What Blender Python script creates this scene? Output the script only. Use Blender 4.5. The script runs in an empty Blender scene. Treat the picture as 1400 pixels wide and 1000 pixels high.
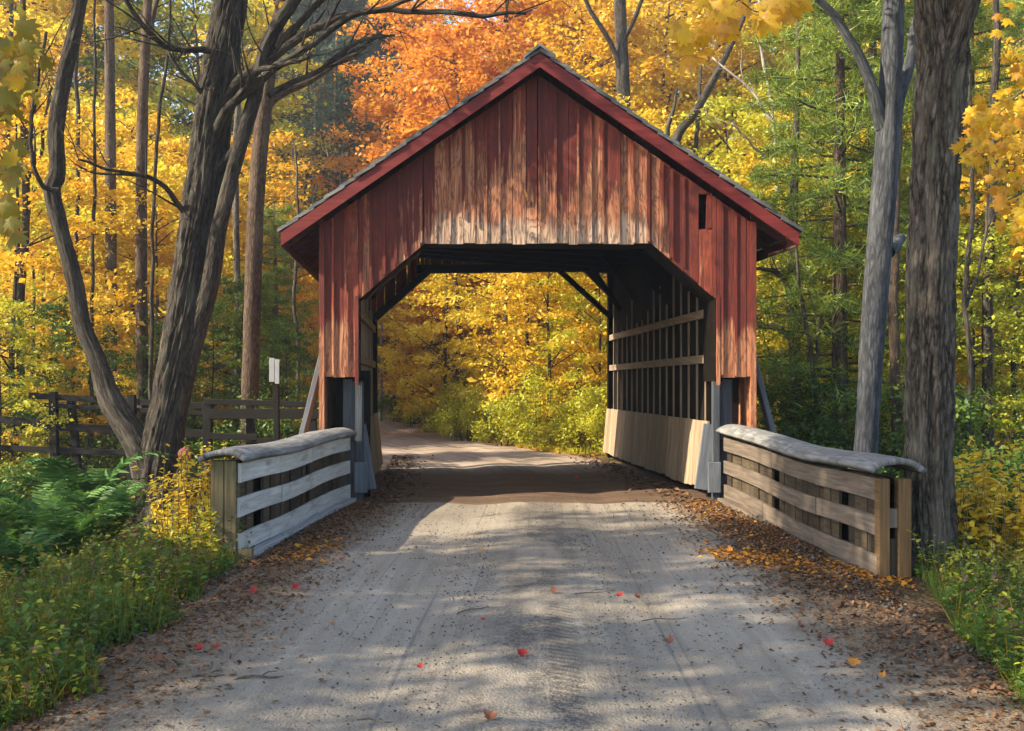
import bpy, math, random
import numpy as np
from mathutils import Vector, Matrix, noise as mnoise

random.seed(7)
RNG = np.random.default_rng(11)
PI = math.pi
C = bpy.context.scene.collection
sc = bpy.context.scene

# ------------------------------------------------------------------ camera model (measures of the place)
F = 1421.0; CX = 735.0; CY = 527.0; EYE = 1.5
def P(px, py, Y):
    return Vector(((px - CX) * Y / F, Y, EYE - (py - CY) * Y / F))

# ------------------------------------------------------------------ tags
def tag(o, label=None, cat=None, group=None, kind=None):
    if label: o['label'] = label
    if cat: o['category'] = cat
    if group: o['group'] = group
    if kind: o['kind'] = kind
    return o
def thing(name, label, cat, loc=(0, 0, 0), group=None):
    o = bpy.data.objects.new(name, None); C.objects.link(o)
    o.location = loc; o.empty_display_size = 0.1
    return tag(o, label, cat, group)
def link(name, me, mat=None, parent=None, loc=None):
    o = bpy.data.objects.new(name, me); C.objects.link(o)
    if mat is not None and len(me.materials) == 0: me.materials.append(mat)
    if parent is not None: o.parent = parent
    if loc is not None: o.location = loc
    return o
def dup_tree(root, loc, rz=0.0, scale=1.0, label=None, group=None, mats=None):
    r = root.copy(); C.objects.link(r)
    r.location = loc; r.rotation_euler = (0, 0, rz)
    r.scale = scale if isinstance(scale, (tuple, list)) else (scale,) * 3
    if label: r['label'] = label
    if group: r['group'] = group
    for ch in list(root.children):
        c = ch.copy(); C.objects.link(c); c.parent = r
        if mats:
            for key in mats:
                if c.name.startswith(key):
                    c.material_slots[0].link = 'OBJECT'
                    c.material_slots[0].material = mats[key]
    return r

# ------------------------------------------------------------------ node helpers
class NT:
    def __init__(self, name):
        self.m = bpy.data.materials.new(name); self.m.use_nodes = True
        self.t = self.m.node_tree; self.t.nodes.clear()
        self.out = self.t.nodes.new('ShaderNodeOutputMaterial')
    def n(self, typ, **kw):
        nd = self.t.nodes.new(typ)
        for k, v in kw.items():
            if k.startswith('_'): setattr(nd, k[1:], v)
        return nd
    def set(self, sock, v):
        if isinstance(v, bpy.types.NodeSocket): self.t.links.new(v, sock)
        elif v is not None:
            if sock.type == 'RGBA' and len(v) == 3: v = (*v, 1)
            sock.default_value = v
    def coord(self, which='Object'):
        return self.n('ShaderNodeTexCoord').outputs[which]
    def scale(self, vec, s):
        nd = self.n('ShaderNodeMapping'); self.set(nd.inputs['Vector'], vec)
        nd.inputs['Scale'].default_value = s; return nd.outputs[0]
    def noise(self, vec, scale=5, detail=4, rough=0.55, dist=0.0, out=0):
        nd = self.n('ShaderNodeTexNoise'); self.set(nd.inputs['Vector'], vec)
        nd.inputs['Scale'].default_value = scale; nd.inputs['Detail'].default_value = detail
        nd.inputs['Roughness'].default_value = rough; nd.inputs['Distortion'].default_value = dist
        return nd.outputs[out]
    def voro(self, vec, scale=5, feature='F1', out=0):
        nd = self.n('ShaderNodeTexVoronoi'); nd.feature = feature
        self.set(nd.inputs['Vector'], vec); nd.inputs['Scale'].default_value = scale
        return nd.outputs[out]
    def math(self, op, a, b=None, c=None, clamp=False):
        nd = self.n('ShaderNodeMath'); nd.operation = op; nd.use_clamp = clamp
        for i, v in enumerate((a, b, c)):
            if v is not None: self.set(nd.inputs[i], v)
        return nd.outputs[0]
    def smooth(self, v, a, b, lo=0.0, hi=1.0):
        nd = self.n('ShaderNodeMapRange'); nd.interpolation_type = 'SMOOTHSTEP'
        self.set(nd.inputs[0], v)
        for i, x in enumerate((a, b, lo, hi)): nd.inputs[1 + i].default_value = x
        return nd.outputs[0]
    def ramp(self, v, stops):
        nd = self.n('ShaderNodeValToRGB'); self.set(nd.inputs[0], v)
        el = nd.color_ramp.elements
        while len(el) < len(stops): el.new(0.5)
        for e, (p, c) in zip(el, stops):
            e.position = p; e.color = (*c, 1)
        return nd.outputs[0]
    def mix(self, f, a, b, mode='MIX'):
        nd = self.n('ShaderNodeMix'); nd.data_type = 'RGBA'; nd.blend_type = mode
        self.set(nd.inputs[0], f); self.set(nd.inputs[6], a); self.set(nd.inputs[7], b)
        return nd.outputs[2]
    def xyz(self, vec):
        nd = self.n('ShaderNodeSeparateXYZ'); self.set(nd.inputs[0], vec); return nd.outputs
    def island(self):
        return self.n('ShaderNodeNewGeometry').outputs['Random Per Island']
    def objrand(self):
        return self.n('ShaderNodeObjectInfo').outputs['Random']
    def bump(self, h, strength=0.4, dist=0.02):
        nd = self.n('ShaderNodeBump'); self.set(nd.inputs['Height'], h)
        nd.inputs['Strength'].default_value = strength; nd.inputs['Distance'].default_value = dist
        return nd.outputs[0]
    def principled(self, color, rough=0.8, normal=None, spec=0.3):
        nd = self.n('ShaderNodeBsdfPrincipled')
        self.set(nd.inputs['Base Color'], color); self.set(nd.inputs['Roughness'], rough)
        nd.inputs['Specular IOR Level'].default_value = spec
        if normal is not None: self.set(nd.inputs['Normal'], normal)
        self.t.links.new(nd.outputs[0], self.out.inputs[0]); return nd

# ------------------------------------------------------------------ materials
def mat_wood(name, dark, mid, light, island=0.35, rough=0.85, grain=1.0, bump=0.5, stain=0.4, stain_col=None, spec=0.2):
    n = NT(name); uv = n.coord('UV')
    g1 = n.noise(n.scale(uv, (38 * grain, 1.6, 1)), 1.0, 5, 0.6, 0.4)
    g2 = n.noise(n.scale(uv, (140 * grain, 3.0, 1)), 1.0, 3, 0.6)
    g = n.math('ADD', n.math('MULTIPLY', g1, 0.7), n.math('MULTIPLY', g2, 0.3))
    col = n.ramp(g, [(0.28, dark), (0.5, mid), (0.72, light)])
    isl = n.island()
    br = n.math('MULTIPLY_ADD', isl, island * 2, 1 - island)
    st = n.noise(n.scale(uv, (5, 1.1, 1)), 1.0, 4, 0.6)
    br = n.math('MULTIPLY', br, n.math('MULTIPLY_ADD', st, stain * 2, 1 - stain))
    cmb = n.n('ShaderNodeCombineColor')
    for i in range(3): n.set(cmb.inputs[i], br)
    col = n.mix(1.0, col, cmb.outputs[0], 'MULTIPLY')
    if stain_col:
        col = n.mix(n.smooth(n.noise(n.scale(uv, (9, 2, 1)), 1, 4), 0.52, 0.72), col, stain_col)
    n.principled(col, rough, n.bump(g, bump, 0.008), spec)
    return n.m

def mat_red():
    """red paint, worn away to bare timber at the lower middle of the gable and along board ends"""
    n = NT('red_painted_boards'); uv = n.coord('UV'); ob = n.coord('Object'); isl = n.island()
    x, y, z = n.xyz(ob)
    g1 = n.noise(n.scale(uv, (30, 1.1, 1)), 1.0, 6, 0.62, 0.9)
    g2 = n.noise(n.scale(uv, (130, 2.2, 1)), 1.0, 3, 0.6)
    fig = n.noise(n.scale(uv, (7, 1.6, 1)), 1.0, 4, 0.6, 2.2)
    red = n.ramp(n.math('ADD', n.math('MULTIPLY', g1, 0.55), n.math('MULTIPLY', fig, 0.45)),
                 [(0.25, (0.036, 0.005, 0.003)), (0.5, (0.110, 0.014, 0.007)), (0.75, (0.22, 0.036, 0.015))])
    red = n.mix(n.math('MULTIPLY', n.smooth(isl, 0.55, 1.0), 0.55), red, (0.34, 0.062, 0.024))
    bare = n.ramp(n.math('ADD', n.math('MULTIPLY', g1, 0.6), n.math('MULTIPLY', g2, 0.4)),
                  [(0.30, (0.09, 0.030, 0.013)), (0.48, (0.36, 0.135, 0.058)), (0.68, (0.56, 0.30, 0.16))])
    grey = n.ramp(g1, [(0.3, (0.17, 0.10, 0.065)), (0.55, (0.48, 0.35, 0.24)), (0.8, (0.64, 0.52, 0.40))])
    ax = n.math('ABSOLUTE', n.math('SUBTRACT', x, -0.1))
    low = n.smooth(z, 5.1, 3.35)
    mid = n.smooth(ax, 2.2, 1.0)
    wear = n.math('MULTIPLY', low, mid)
    leg = n.math('MULTIPLY', n.smooth(z, 2.7, 1.6), n.smooth(ax, 2.3, 2.4))
    wear = n.math('ADD', wear, n.math('MULTIPLY', leg, 1.1))
    patch = n.noise(n.scale(uv, (6.5, 0.9, 1)), 1.0, 5, 0.65, 0.8)
    v = n.math('ADD', n.math('MULTIPLY', wear, 0.55), n.math('MULTIPLY', patch, 0.75))
    v = n.math('ADD', v, n.math('MULTIPLY', n.math('SUBTRACT', isl, 0.5), 0.46))
    v = n.math('ADD', v, n.math('MULTIPLY', n.math('SUBTRACT', g1, 0.5), 0.55))
    m1 = n.smooth(v, 0.56, 0.70)
    v2 = n.math('ADD', n.math('MULTIPLY', n.math('MULTIPLY', n.smooth(z, 4.1, 3.3), mid), 0.7), n.math('MULTIPLY', n.math('SUBTRACT', patch, 0.5), 0.9))
    v2 = n.math('ADD', v2, n.math('MULTIPLY', n.math('SUBTRACT', isl, 0.5), 0.25))
    col = n.mix(n.math('MULTIPLY', m1, 0.85), red, bare)
    col = n.mix(n.math('MULTIPLY', n.smooth(v2, 0.3, 0.62), 0.85), col, grey)
    # flame figure of the sawn boards, darker where the grain opens
    fl = n.noise(n.scale(uv, (8, 1.25, 1)), 1.0, 3, 0.5, 3.2)
    band = n.math('MULTIPLY', n.smooth(fl, 0.46, 0.53), n.smooth(fl, 0.62, 0.55))
    col = n.mix(n.math('MULTIPLY', band, 0.62), col, (0.055, 0.014, 0.009))
    run = n.noise(n.scale(uv, (16, 0.5, 1)), 1.0, 3, 0.6)
    col = n.mix(n.math('MULTIPLY', n.smooth(run, 0.58, 0.72), 0.55), col, (0.035, 0.008, 0.006))
    # knots
    kn = n.voro(n.scale(uv, (4.2, 1.3, 1)), 1.0)
    col = n.mix(n.smooth(kn, 0.085, 0.03), col, (0.045, 0.015, 0.01))
    h = n.math('ADD', g1, n.math('MULTIPLY', g2, 0.5))
    n.principled(col, n.math('MULTIPLY_ADD', g1, 0.3, 0.55), n.bump(h, 0.55, 0.008), 0.3)
    return n.m

def mat_bark(name, dark, mid, light, moss=None, sc_=1.0, bump=0.9):
    n = NT(name); ob = n.coord('UV')
    v1 = n.noise(n.scale(ob, (24 * sc_, 8.5 * sc_, 1)), 1.0, 6, 0.72, 1.5)
    v2 = n.noise(n.scale(ob, (7, 1.2, 1)), 1.0, 4, 0.6)
    v3 = n.voro(n.scale(ob, (24 * sc_, 6 * sc_, 1)), 1.0, 'DISTANCE_TO_EDGE')
    v4 = n.noise(n.scale(ob, (80 * sc_, 30 * sc_, 1)), 1.0, 4, 0.7)
    v = n.math('ADD', n.math('ADD', n.math('MULTIPLY', v1, 0.55), n.math('MULTIPLY', v4, 0.25)), n.math('MULTIPLY', n.smooth(v3, 0.0, 0.30), 0.17))
    v = n.math('MULTIPLY_ADD', n.math('SUBTRACT', v, 0.52), 1.25, 0.52)
    col = n.ramp(v, [(0.32, dark), (0.55, mid), (0.78, light)])
    col = n.mix(n.smooth(v2, 0.45, 0.7), col, n.mix(0.5, col, light))
    if moss:
        col = n.mix(n.math('MULTIPLY', n.smooth(n.noise(n.scale(ob, (5, 2, 1)), 1, 5), 0.52, 0.7), 0.6), col, moss)
    n.principled(col, 0.92, n.bump(v, bump, 0.03), 0.15)
    return n.m

def mat_leaf(name, stops, transl=0.42, objvar=0.20, rough=0.5, mottle=False):
    n = NT(name)
    r = n.island(); o = n.objrand()
    f = n.math('ADD', n.math('MULTIPLY', r, 1 - objvar * 2), n.math('MULTIPLY', o, objvar * 2), clamp=True)
    k = len(stops)
    col = n.ramp(f, [(i / (k - 1), s) for i, s in enumerate(stops)])
    if mottle:
        ob = n.coord('Object')
        col = n.mix(n.smooth(n.noise(ob, 28, 4, 0.6), 0.48, 0.66), col, n.mix(0.6, col, (0.30, 0.10, 0.01)))
        col = n.mix(n.math('MULTIPLY', n.smooth(n.noise(ob, 120, 3, 0.6), 0.60, 0.70), 0.7), col, (0.12, 0.045, 0.01))
    d = n.n('ShaderNodeBsdfDiffuse'); n.set(d.inputs[0], col)
    t = n.n('ShaderNodeBsdfTranslucent'); n.set(t.inputs[0], n.mix(0.25, col, (0.75, 0.5, 0.05), 'MIX') if transl > 0.3 else col)
    g = n.n('ShaderNodeBsdfGlossy'); g.inputs['Roughness'].default_value = rough; g.inputs[0].default_value = (0.5, 0.5, 0.5, 1)
    m1 = n.n('ShaderNodeMixShader'); m1.inputs[0].default_value = transl
    n.t.links.new(d.outputs[0], m1.inputs[1]); n.t.links.new(t.outputs[0], m1.inputs[2])
    m2 = n.n('ShaderNodeMixShader'); m2.inputs[0].default_value = 0.04
    n.t.links.new(m1.outputs[0], m2.inputs[1]); n.t.links.new(g.outputs[0], m2.inputs[2])
    n.t.links.new(m2.outputs[0], n.out.inputs[0])
    return n.m

def mat_ground():
    n = NT('forest_floor'); ob = n.coord('Object')
    a = n.noise(ob, 0.35, 5, 0.6); b = n.noise(ob, 9, 6, 0.7); c = n.voro(ob, 26)
    col = n.ramp(b, [(0.25, (0.022, 0.016, 0.010)), (0.5, (0.075, 0.047, 0.026)), (0.75, (0.16, 0.095, 0.04))])
    col = n.mix(n.smooth(a, 0.45, 0.62), col, n.mix(n.smooth(b, 0.4, 0.6), (0.03, 0.04, 0.012), (0.16, 0.12, 0.03)))
    col = n.mix(n.math('MULTIPLY', n.smooth(c, 0.35, 0.1), 0.5), col, (0.20, 0.10, 0.03))
    n.principled(col, 0.95, n.bump(n.math('ADD', b, c), 0.8, 0.05), 0.1)
    return n.m

def mat_road():
    n = NT('gravel_road'); uv = n.coord('UV'); ob = n.coord('Object')
    u, v, _ = n.xyz(uv)
    big = n.noise(n.scale(uv, (1.1, 0.35, 1)), 1.0, 5, 0.6)
    streak = n.noise(n.scale(uv, (9.0, 0.22, 1)), 1.0, 5, 0.6, 0.3)
    fine = n.noise(ob, 46, 5, 0.7)
    peb = n.voro(ob, 70)
    speck = n.noise(ob, 22, 3, 0.55)
    base = n.ramp(n.math('ADD', n.math('MULTIPLY', big, 0.45), n.math('ADD', n.math('MULTIPLY', streak, 0.35), n.math('MULTIPLY', fine, 0.2))),
                  [(0.30, (0.12, 0.098, 0.072)), (0.5, (0.24, 0.202, 0.152)), (0.68, (0.35, 0.30, 0.23))])
    # thin wheel lines running with the road
    ln = n.noise(n.scale(uv, (26.0, 0.10, 1)), 1.0, 2, 0.5, 0.1)
    base = n.mix(n.math('MULTIPLY', n.smooth(ln, 0.40, 0.31), 0.6), base, (0.11, 0.10, 0.09))
    # loose dark grit along the crown of the road between the wheel tracks
    wob = n.math('MULTIPLY_ADD', n.noise(n.scale(uv, (0.01, 0.5, 1)), 1.0, 3), 0.5, -0.25)
    cu = n.math('ABSOLUTE', n.math('ADD', n.math('ADD', u, -0.02), wob))
    crown = n.math('MULTIPLY', n.smooth(cu, 0.50, 0.16), n.smooth(n.noise(n.scale(uv, (2.2, 0.6, 1)), 1, 4), 0.36, 0.58))
    grit = n.smooth(n.math('ADD', n.math('MULTIPLY', n.noise(ob, 60, 2, 0.5), 0.8), n.math('MULTIPLY', speck, 0.5)), 0.60, 0.70)
    base = n.mix(n.math('MULTIPLY', crown, n.math('MULTIPLY_ADD', grit, 0.62, 0.26)), base, (0.055, 0.048, 0.042))
    base = n.mix(n.math('MULTIPLY', n.smooth(speck, 0.60, 0.68), 0.55), base, (0.085, 0.072, 0.06))
    # shoulder: brown needle and leaf mould working in from both sides
    au = n.math('ABSOLUTE', u)
    edge = n.math('ADD', au, n.math('MULTIPLY_ADD', n.noise(n.scale(uv, (0.8, 0.5, 1)), 1, 5, 0.65), 1.3, -0.65))
    soil = n.ramp(n.math('ADD', n.math('MULTIPLY', fine, 0.6), n.math('MULTIPLY', peb, 0.5)),
                  [(0.3, (0.045, 0.030, 0.018)), (0.5, (0.125, 0.086, 0.050)), (0.75, (0.24, 0.175, 0.105))])
    base = n.mix(n.smooth(edge, 1.45, 2.1), base, soil)
    # bridge floor: packed earth, with the shade under the roof put into its brown
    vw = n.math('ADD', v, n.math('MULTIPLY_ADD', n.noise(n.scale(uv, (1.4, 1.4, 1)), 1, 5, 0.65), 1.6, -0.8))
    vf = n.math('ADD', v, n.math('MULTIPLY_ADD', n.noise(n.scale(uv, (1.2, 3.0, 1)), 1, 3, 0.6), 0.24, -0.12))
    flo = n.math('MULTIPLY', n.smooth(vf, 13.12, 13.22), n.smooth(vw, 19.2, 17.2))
    dirt_shade = n.ramp(n.math('ADD', n.math('MULTIPLY', n.noise(n.scale(uv, (0.9, 5.0, 1)), 1, 6, 0.7, 0.6), 0.6), n.math('MULTIPLY', n.noise(ob, 14, 6, 0.75), 0.4)), [(0.3, (0.030, 0.017, 0.010)), (0.5, (0.085, 0.048, 0.028)), (0.72, (0.19, 0.115, 0.065))])
    base = n.mix(n.math('MULTIPLY', flo, 0.92), base, dirt_shade)
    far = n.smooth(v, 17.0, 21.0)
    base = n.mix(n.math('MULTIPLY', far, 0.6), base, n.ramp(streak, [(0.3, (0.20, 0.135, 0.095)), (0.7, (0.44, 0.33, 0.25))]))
    # a tyre tread pressed in the loose strip
    lug = n.smooth(n.math('SINE', n.math('MULTIPLY', n.math('ADD', v, n.math('MULTIPLY', u, 0.6)), 75.0)), -0.1, 0.5)
    trk = n.math('MULTIPLY', n.smooth(n.math('ABSOLUTE', n.math('ADD', u, -0.14)), 0.10, 0.07), n.math('MULTIPLY', n.smooth(v, 7.6, 6.4), n.smooth(n.noise(n.scale(uv, (3, 1.2, 1)), 1, 3), 0.38, 0.5)))
    base = n.mix(n.math('MULTIPLY', n.math('MULTIPLY', trk, lug), 0.5), base, (0.05, 0.046, 0.042))
    h = n.math('ADD', n.math('MULTIPLY', fine, 1.0), n.math('ADD', n.math('MULTIPLY', peb, 0.6), n.math('MULTIPLY', streak, 0.8)))
    n.principled(base, n.math('MULTIPLY_ADD', big, 0.3, 0.62), n.bump(h, 0.55, 0.02), 0.25)
    return n.m

def mat_plain(name, col, rough=0.7, var=0.3, sc_=12, bump=0.2):
    n = NT(name); ob = n.coord('Object')
    v = n.noise(ob, sc_, 5, 0.6)
    a = tuple(c * (1 - var) for c in col); b = tuple(min(1, c * (1 + var)) for c in col)
    n.principled(n.ramp(v, [(0.3, a), (0.7, b)]), rough, n.bump(v, bump, 0.01), 0.3)
    return n.m

M = {}
M['red'] = mat_red()
M['fascia'] = mat_wood('red_trim_paint', (0.06, 0.0075, 0.007), (0.125, 0.016, 0.0135), (0.18, 0.032, 0.025), 0.12, 0.6, 0.7, 0.3, 0.25)
M['soffit'] = mat_wood('brown_soffit_wood', (0.03, 0.013, 0.009), (0.075, 0.03, 0.02), (0.12, 0.05, 0.032), 0.3)
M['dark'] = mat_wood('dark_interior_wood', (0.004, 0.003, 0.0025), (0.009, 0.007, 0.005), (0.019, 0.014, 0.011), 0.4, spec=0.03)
M['tan'] = mat_wood('tan_plank_wood', (0.11, 0.075, 0.045), (0.225, 0.165, 0.105), (0.34, 0.265, 0.175), 0.24, 0.85, 0.8, 0.4, 0.3)
M['grey'] = mat_wood('weathered_grey_wood', (0.17, 0.165, 0.16), (0.31, 0.305, 0.295), (0.43, 0.42, 0.40), 0.15, 0.85, 0.8, 0.5, 0.25)
M['bluegrey'] = mat_wood('blue_grey_timber', (0.055, 0.06, 0.07), (0.11, 0.12, 0.135), (0.18, 0.19, 0.205), 0.15)
M['slate'] = mat_wood('dark_slate_timber', (0.02, 0.022, 0.026), (0.05, 0.055, 0.063), (0.10, 0.106, 0.115), 0.15)
M['white'] = mat_wood('whitewashed_boards', (0.24, 0.235, 0.22), (0.41, 0.40, 0.37), (0.54, 0.53, 0.50), 0.10, 0.8, 0.7, 0.35, 0.22, (0.26, 0.23, 0.19))
M['rail'] = mat_wood('tan_grey_rail_boards', (0.06, 0.044, 0.031), (0.135, 0.104, 0.076), (0.23, 0.185, 0.142), 0.3, 0.85, 0.8, 0.5, 0.3, (0.14, 0.10, 0.07))
M['cap'] = mat_wood('weathered_cap_board', (0.16, 0.155, 0.15), (0.30, 0.295, 0.285), (0.42, 0.41, 0.385), 0.1, 0.8, 0.4, 0.7, 0.35, (0.20, 0.18, 0.15))
def mat_cap():
    n = NT('weathered_cap_planking'); uv = n.coord('UV'); u, v, _ = n.xyz(uv)
    g = n.noise(n.scale(uv, (46, 2.0, 1)), 1, 5, 0.65, 0.5); f = n.noise(n.scale(uv, (8, 3, 1)), 1, 5, 0.65, 1.0)
    col = n.ramp(n.math('ADD', n.math('MULTIPLY', g, 0.6), n.math('MULTIPLY', f, 0.4)), [(0.32, (0.055, 0.052, 0.047)), (0.5, (0.16, 0.155, 0.146)), (0.68, (0.30, 0.29, 0.27))])
    crack = n.smooth(n.noise(n.scale(uv, (30, 0.7, 1)), 1, 3, 0.5, 0.6), 0.34, 0.29)
    col = n.mix(n.math('MULTIPLY', crack, 0.8), col, (0.035, 0.032, 0.028))
    joint = n.smooth(n.math('ABSOLUTE', n.math('SUBTRACT', n.math('FRACT', n.math('MULTIPLY', v, 0.62)), 0.5)), 0.006, 0.003)
    col = n.mix(n.math('MULTIPLY', joint, 0.85), col, (0.03, 0.028, 0.025))
    col = n.mix(n.math('MULTIPLY', n.smooth(n.noise(n.scale(uv, (6, 6, 1)), 1, 5, 0.7), 0.54, 0.66), 0.55), col, (0.10, 0.105, 0.06))
    n.principled(col, 0.85, n.bump(n.math('SUBTRACT', n.math('ADD', g, f), n.math('ADD', crack, joint)), 0.8, 0.012), 0.25)
    return n.m
M['cap'] = mat_cap()
M['backing'] = mat_wood('brown_backing_boards', (0.018, 0.013, 0.008), (0.048, 0.035, 0.021), (0.085, 0.063, 0.038), 0.45)
M['post'] = mat_wood('mossy_post_wood', (0.045, 0.035, 0.016), (0.12, 0.095, 0.048), (0.19, 0.15, 0.08), 0.2, 0.85, 1, 0.5, 0.3, (0.05, 0.055, 0.02))
M['ochre'] = mat_wood('ochre_post_wood', (0.06, 0.034, 0.014), (0.14, 0.080, 0.034), (0.21, 0.13, 0.06), 0.2)
M['fence'] = mat_wood('dark_weathered_fence_wood', (0.004, 0.0035, 0.003), (0.009, 0.0075, 0.006), (0.019, 0.016, 0.013), 0.4)
M['deck'] = mat_wood('dirt_stained_deck', (0.028, 0.017, 0.011), (0.085, 0.052, 0.034), (0.17, 0.115, 0.08), 0.2, 0.9, 0.5, 0.6, 0.5)
M['shingle'] = mat_wood('grey_roof_shingles', (0.06, 0.06, 0.06), (0.12, 0.118, 0.115), (0.20, 0.195, 0.185), 0.3)
M['footing'] = mat_plain('grey_concrete', (0.22, 0.225, 0.24), 0.85, 0.3, 14, 0.3)
M['sign'] = mat_plain('pale_sign_sheet', (0.27, 0.285, 0.30), 0.45, 0.12, 6, 0.05)
M['signrib'] = mat_plain('dull_sign_edge', (0.20, 0.20, 0.21), 0.5, 0.2, 6, 0.05)
M['ball'] = mat_plain('red_brown_husk', (0.20, 0.05, 0.03), 0.7, 0.5, 60, 0.6)
M['stalk'] = mat_plain('dry_stalk', (0.10, 0.08, 0.045), 0.8, 0.3)
M['bark_grey'] = mat_bark('furrowed_grey_bark', (0.014, 0.011, 0.008), (0.085, 0.068, 0.050), (0.22, 0.185, 0.145), (0.11, 0.11, 0.075))
M['bark_dark'] = mat_bark('dark_grey_bark', (0.011, 0.009, 0.007), (0.048, 0.038, 0.029), (0.125, 0.103, 0.08), (0.09, 0.09, 0.06))
M['bark_blue'] = mat_bark('smooth_blue_grey_bark', (0.018, 0.019, 0.021), (0.050, 0.052, 0.056), (0.10, 0.103, 0.108), None, 0.7, 0.5)
M['bark_brown'] = mat_bark('brown_bark', (0.03, 0.02, 0.013), (0.09, 0.06, 0.04), (0.16, 0.115, 0.08))
M['bark_pale'] = mat_bark('pale_birch_bark', (0.14, 0.12, 0.10), (0.27, 0.24, 0.20), (0.40, 0.37, 0.32), None, 0.6, 0.3)
M['ground'] = mat_ground()
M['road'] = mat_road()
M['leaf_yellow'] = mat_leaf('yellow_leaves', [(0.52, 0.28, 0.015), (0.64, 0.43, 0.025), (0.70, 0.53, 0.035), (0.54, 0.48, 0.045)])
M['leaf_gold'] = mat_leaf('golden_orange_leaves', [(0.50, 0.19, 0.012), (0.62, 0.32, 0.016), (0.68, 0.43, 0.022), (0.62, 0.47, 0.03)])
M['leaf_orange'] = mat_leaf('orange_leaves', [(0.42, 0.09, 0.016), (0.60, 0.18, 0.02), (0.66, 0.26, 0.022), (0.66, 0.36, 0.026)])
M['leaf_lime'] = mat_leaf('yellow_green_leaves', [(0.20, 0.24, 0.015), (0.34, 0.37, 0.022), (0.48, 0.46, 0.03), (0.56, 0.49, 0.035)])
M['leaf_green'] = mat_leaf('green_leaves', [(0.03, 0.07, 0.010), (0.06, 0.12, 0.014), (0.12, 0.17, 0.02), (0.22, 0.22, 0.025)], 0.3)
M['leaf_pine'] = mat_leaf('pine_needles', [(0.025, 0.065, 0.012), (0.07, 0.14, 0.018), (0.18, 0.27, 0.03), (0.34, 0.38, 0.035)], 0.35, 0.05)
M['leaf_fern'] = mat_leaf('fern_green', [(0.030, 0.080, 0.018), (0.06, 0.14, 0.026), (0.11, 0.20, 0.035)], 0.3)
M['leaf_weed'] = mat_leaf('weed_green', [(0.015, 0.045, 0.007), (0.035, 0.095, 0.011), (0.07, 0.15, 0.016), (0.15, 0.21, 0.022)], 0.35)
M['leaf_near'] = mat_leaf('broad_yellow_leaves', mottle=True, stops=[(0.55, 0.23, 0.006), (0.68, 0.38, 0.008), (0.72, 0.48, 0.012)], transl=0.5)
M['leaf_amber'] = mat_leaf('amber_leaves', mottle=True, stops=[(0.42, 0.13, 0.008), (0.60, 0.27, 0.008), (0.68, 0.40, 0.012), (0.66, 0.45, 0.02)], transl=0.5)
M['leaf_olive'] = mat_leaf('olive_leaves', mottle=True, stops=[(0.10, 0.09, 0.012), (0.20, 0.17, 0.016), (0.42, 0.30, 0.02)], transl=0.35)
M['leaf_mist'] = mat_leaf('dull_far_leaves', [(0.05, 0.06, 0.03), (0.10, 0.10, 0.03), (0.20, 0.14, 0.03), (0.26, 0.11, 0.05)], 0.25)
M['leaf_far'] = mat_leaf('far_wood_leaves', [(0.03, 0.05, 0.018), (0.10, 0.11, 0.02), (0.40, 0.26, 0.025), (0.50, 0.22, 0.02)], 0.3)
M['leaf_dark'] = mat_leaf('dark_far_needles', [(0.015, 0.03, 0.014), (0.03, 0.05, 0.02), (0.05, 0.07, 0.03)], 0.2)
M['litter'] = mat_leaf('brown_leaf_litter', [(0.05, 0.031, 0.018), (0.10, 0.056, 0.028), (0.16, 0.082, 0.038), (0.23, 0.105, 0.04), (0.36, 0.15, 0.03)], 0.1)
M['litter_or'] = mat_leaf('orange_leaf_litter', [(0.28, 0.09, 0.02), (0.45, 0.16, 0.02), (0.55, 0.24, 0.025), (0.58, 0.34, 0.03)], 0.2)
M['one_red'] = mat_leaf('red_leaf', [(0.28, 0.02, 0.015), (0.40, 0.035, 0.02)], 0.15)
M['one_orange'] = mat_leaf('orange_leaf', [(0.50, 0.18, 0.02), (0.58, 0.24, 0.02)], 0.15)
M['one_brown'] = mat_leaf('brown_leaf', [(0.16, 0.06, 0.03), (0.22, 0.08, 0.035)], 0.1)
M['grit'] = mat_plain('dark_grit', (0.07, 0.06, 0.05), 0.9, 0.6, 40, 0.3)
M['stone'] = mat_plain('grey_stone', (0.10, 0.092, 0.08), 0.9, 0.5, 30, 0.3)
M['twig'] = mat_plain('dead_twig', (0.10, 0.075, 0.052), 0.9, 0.5, 40, 0.4)

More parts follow.
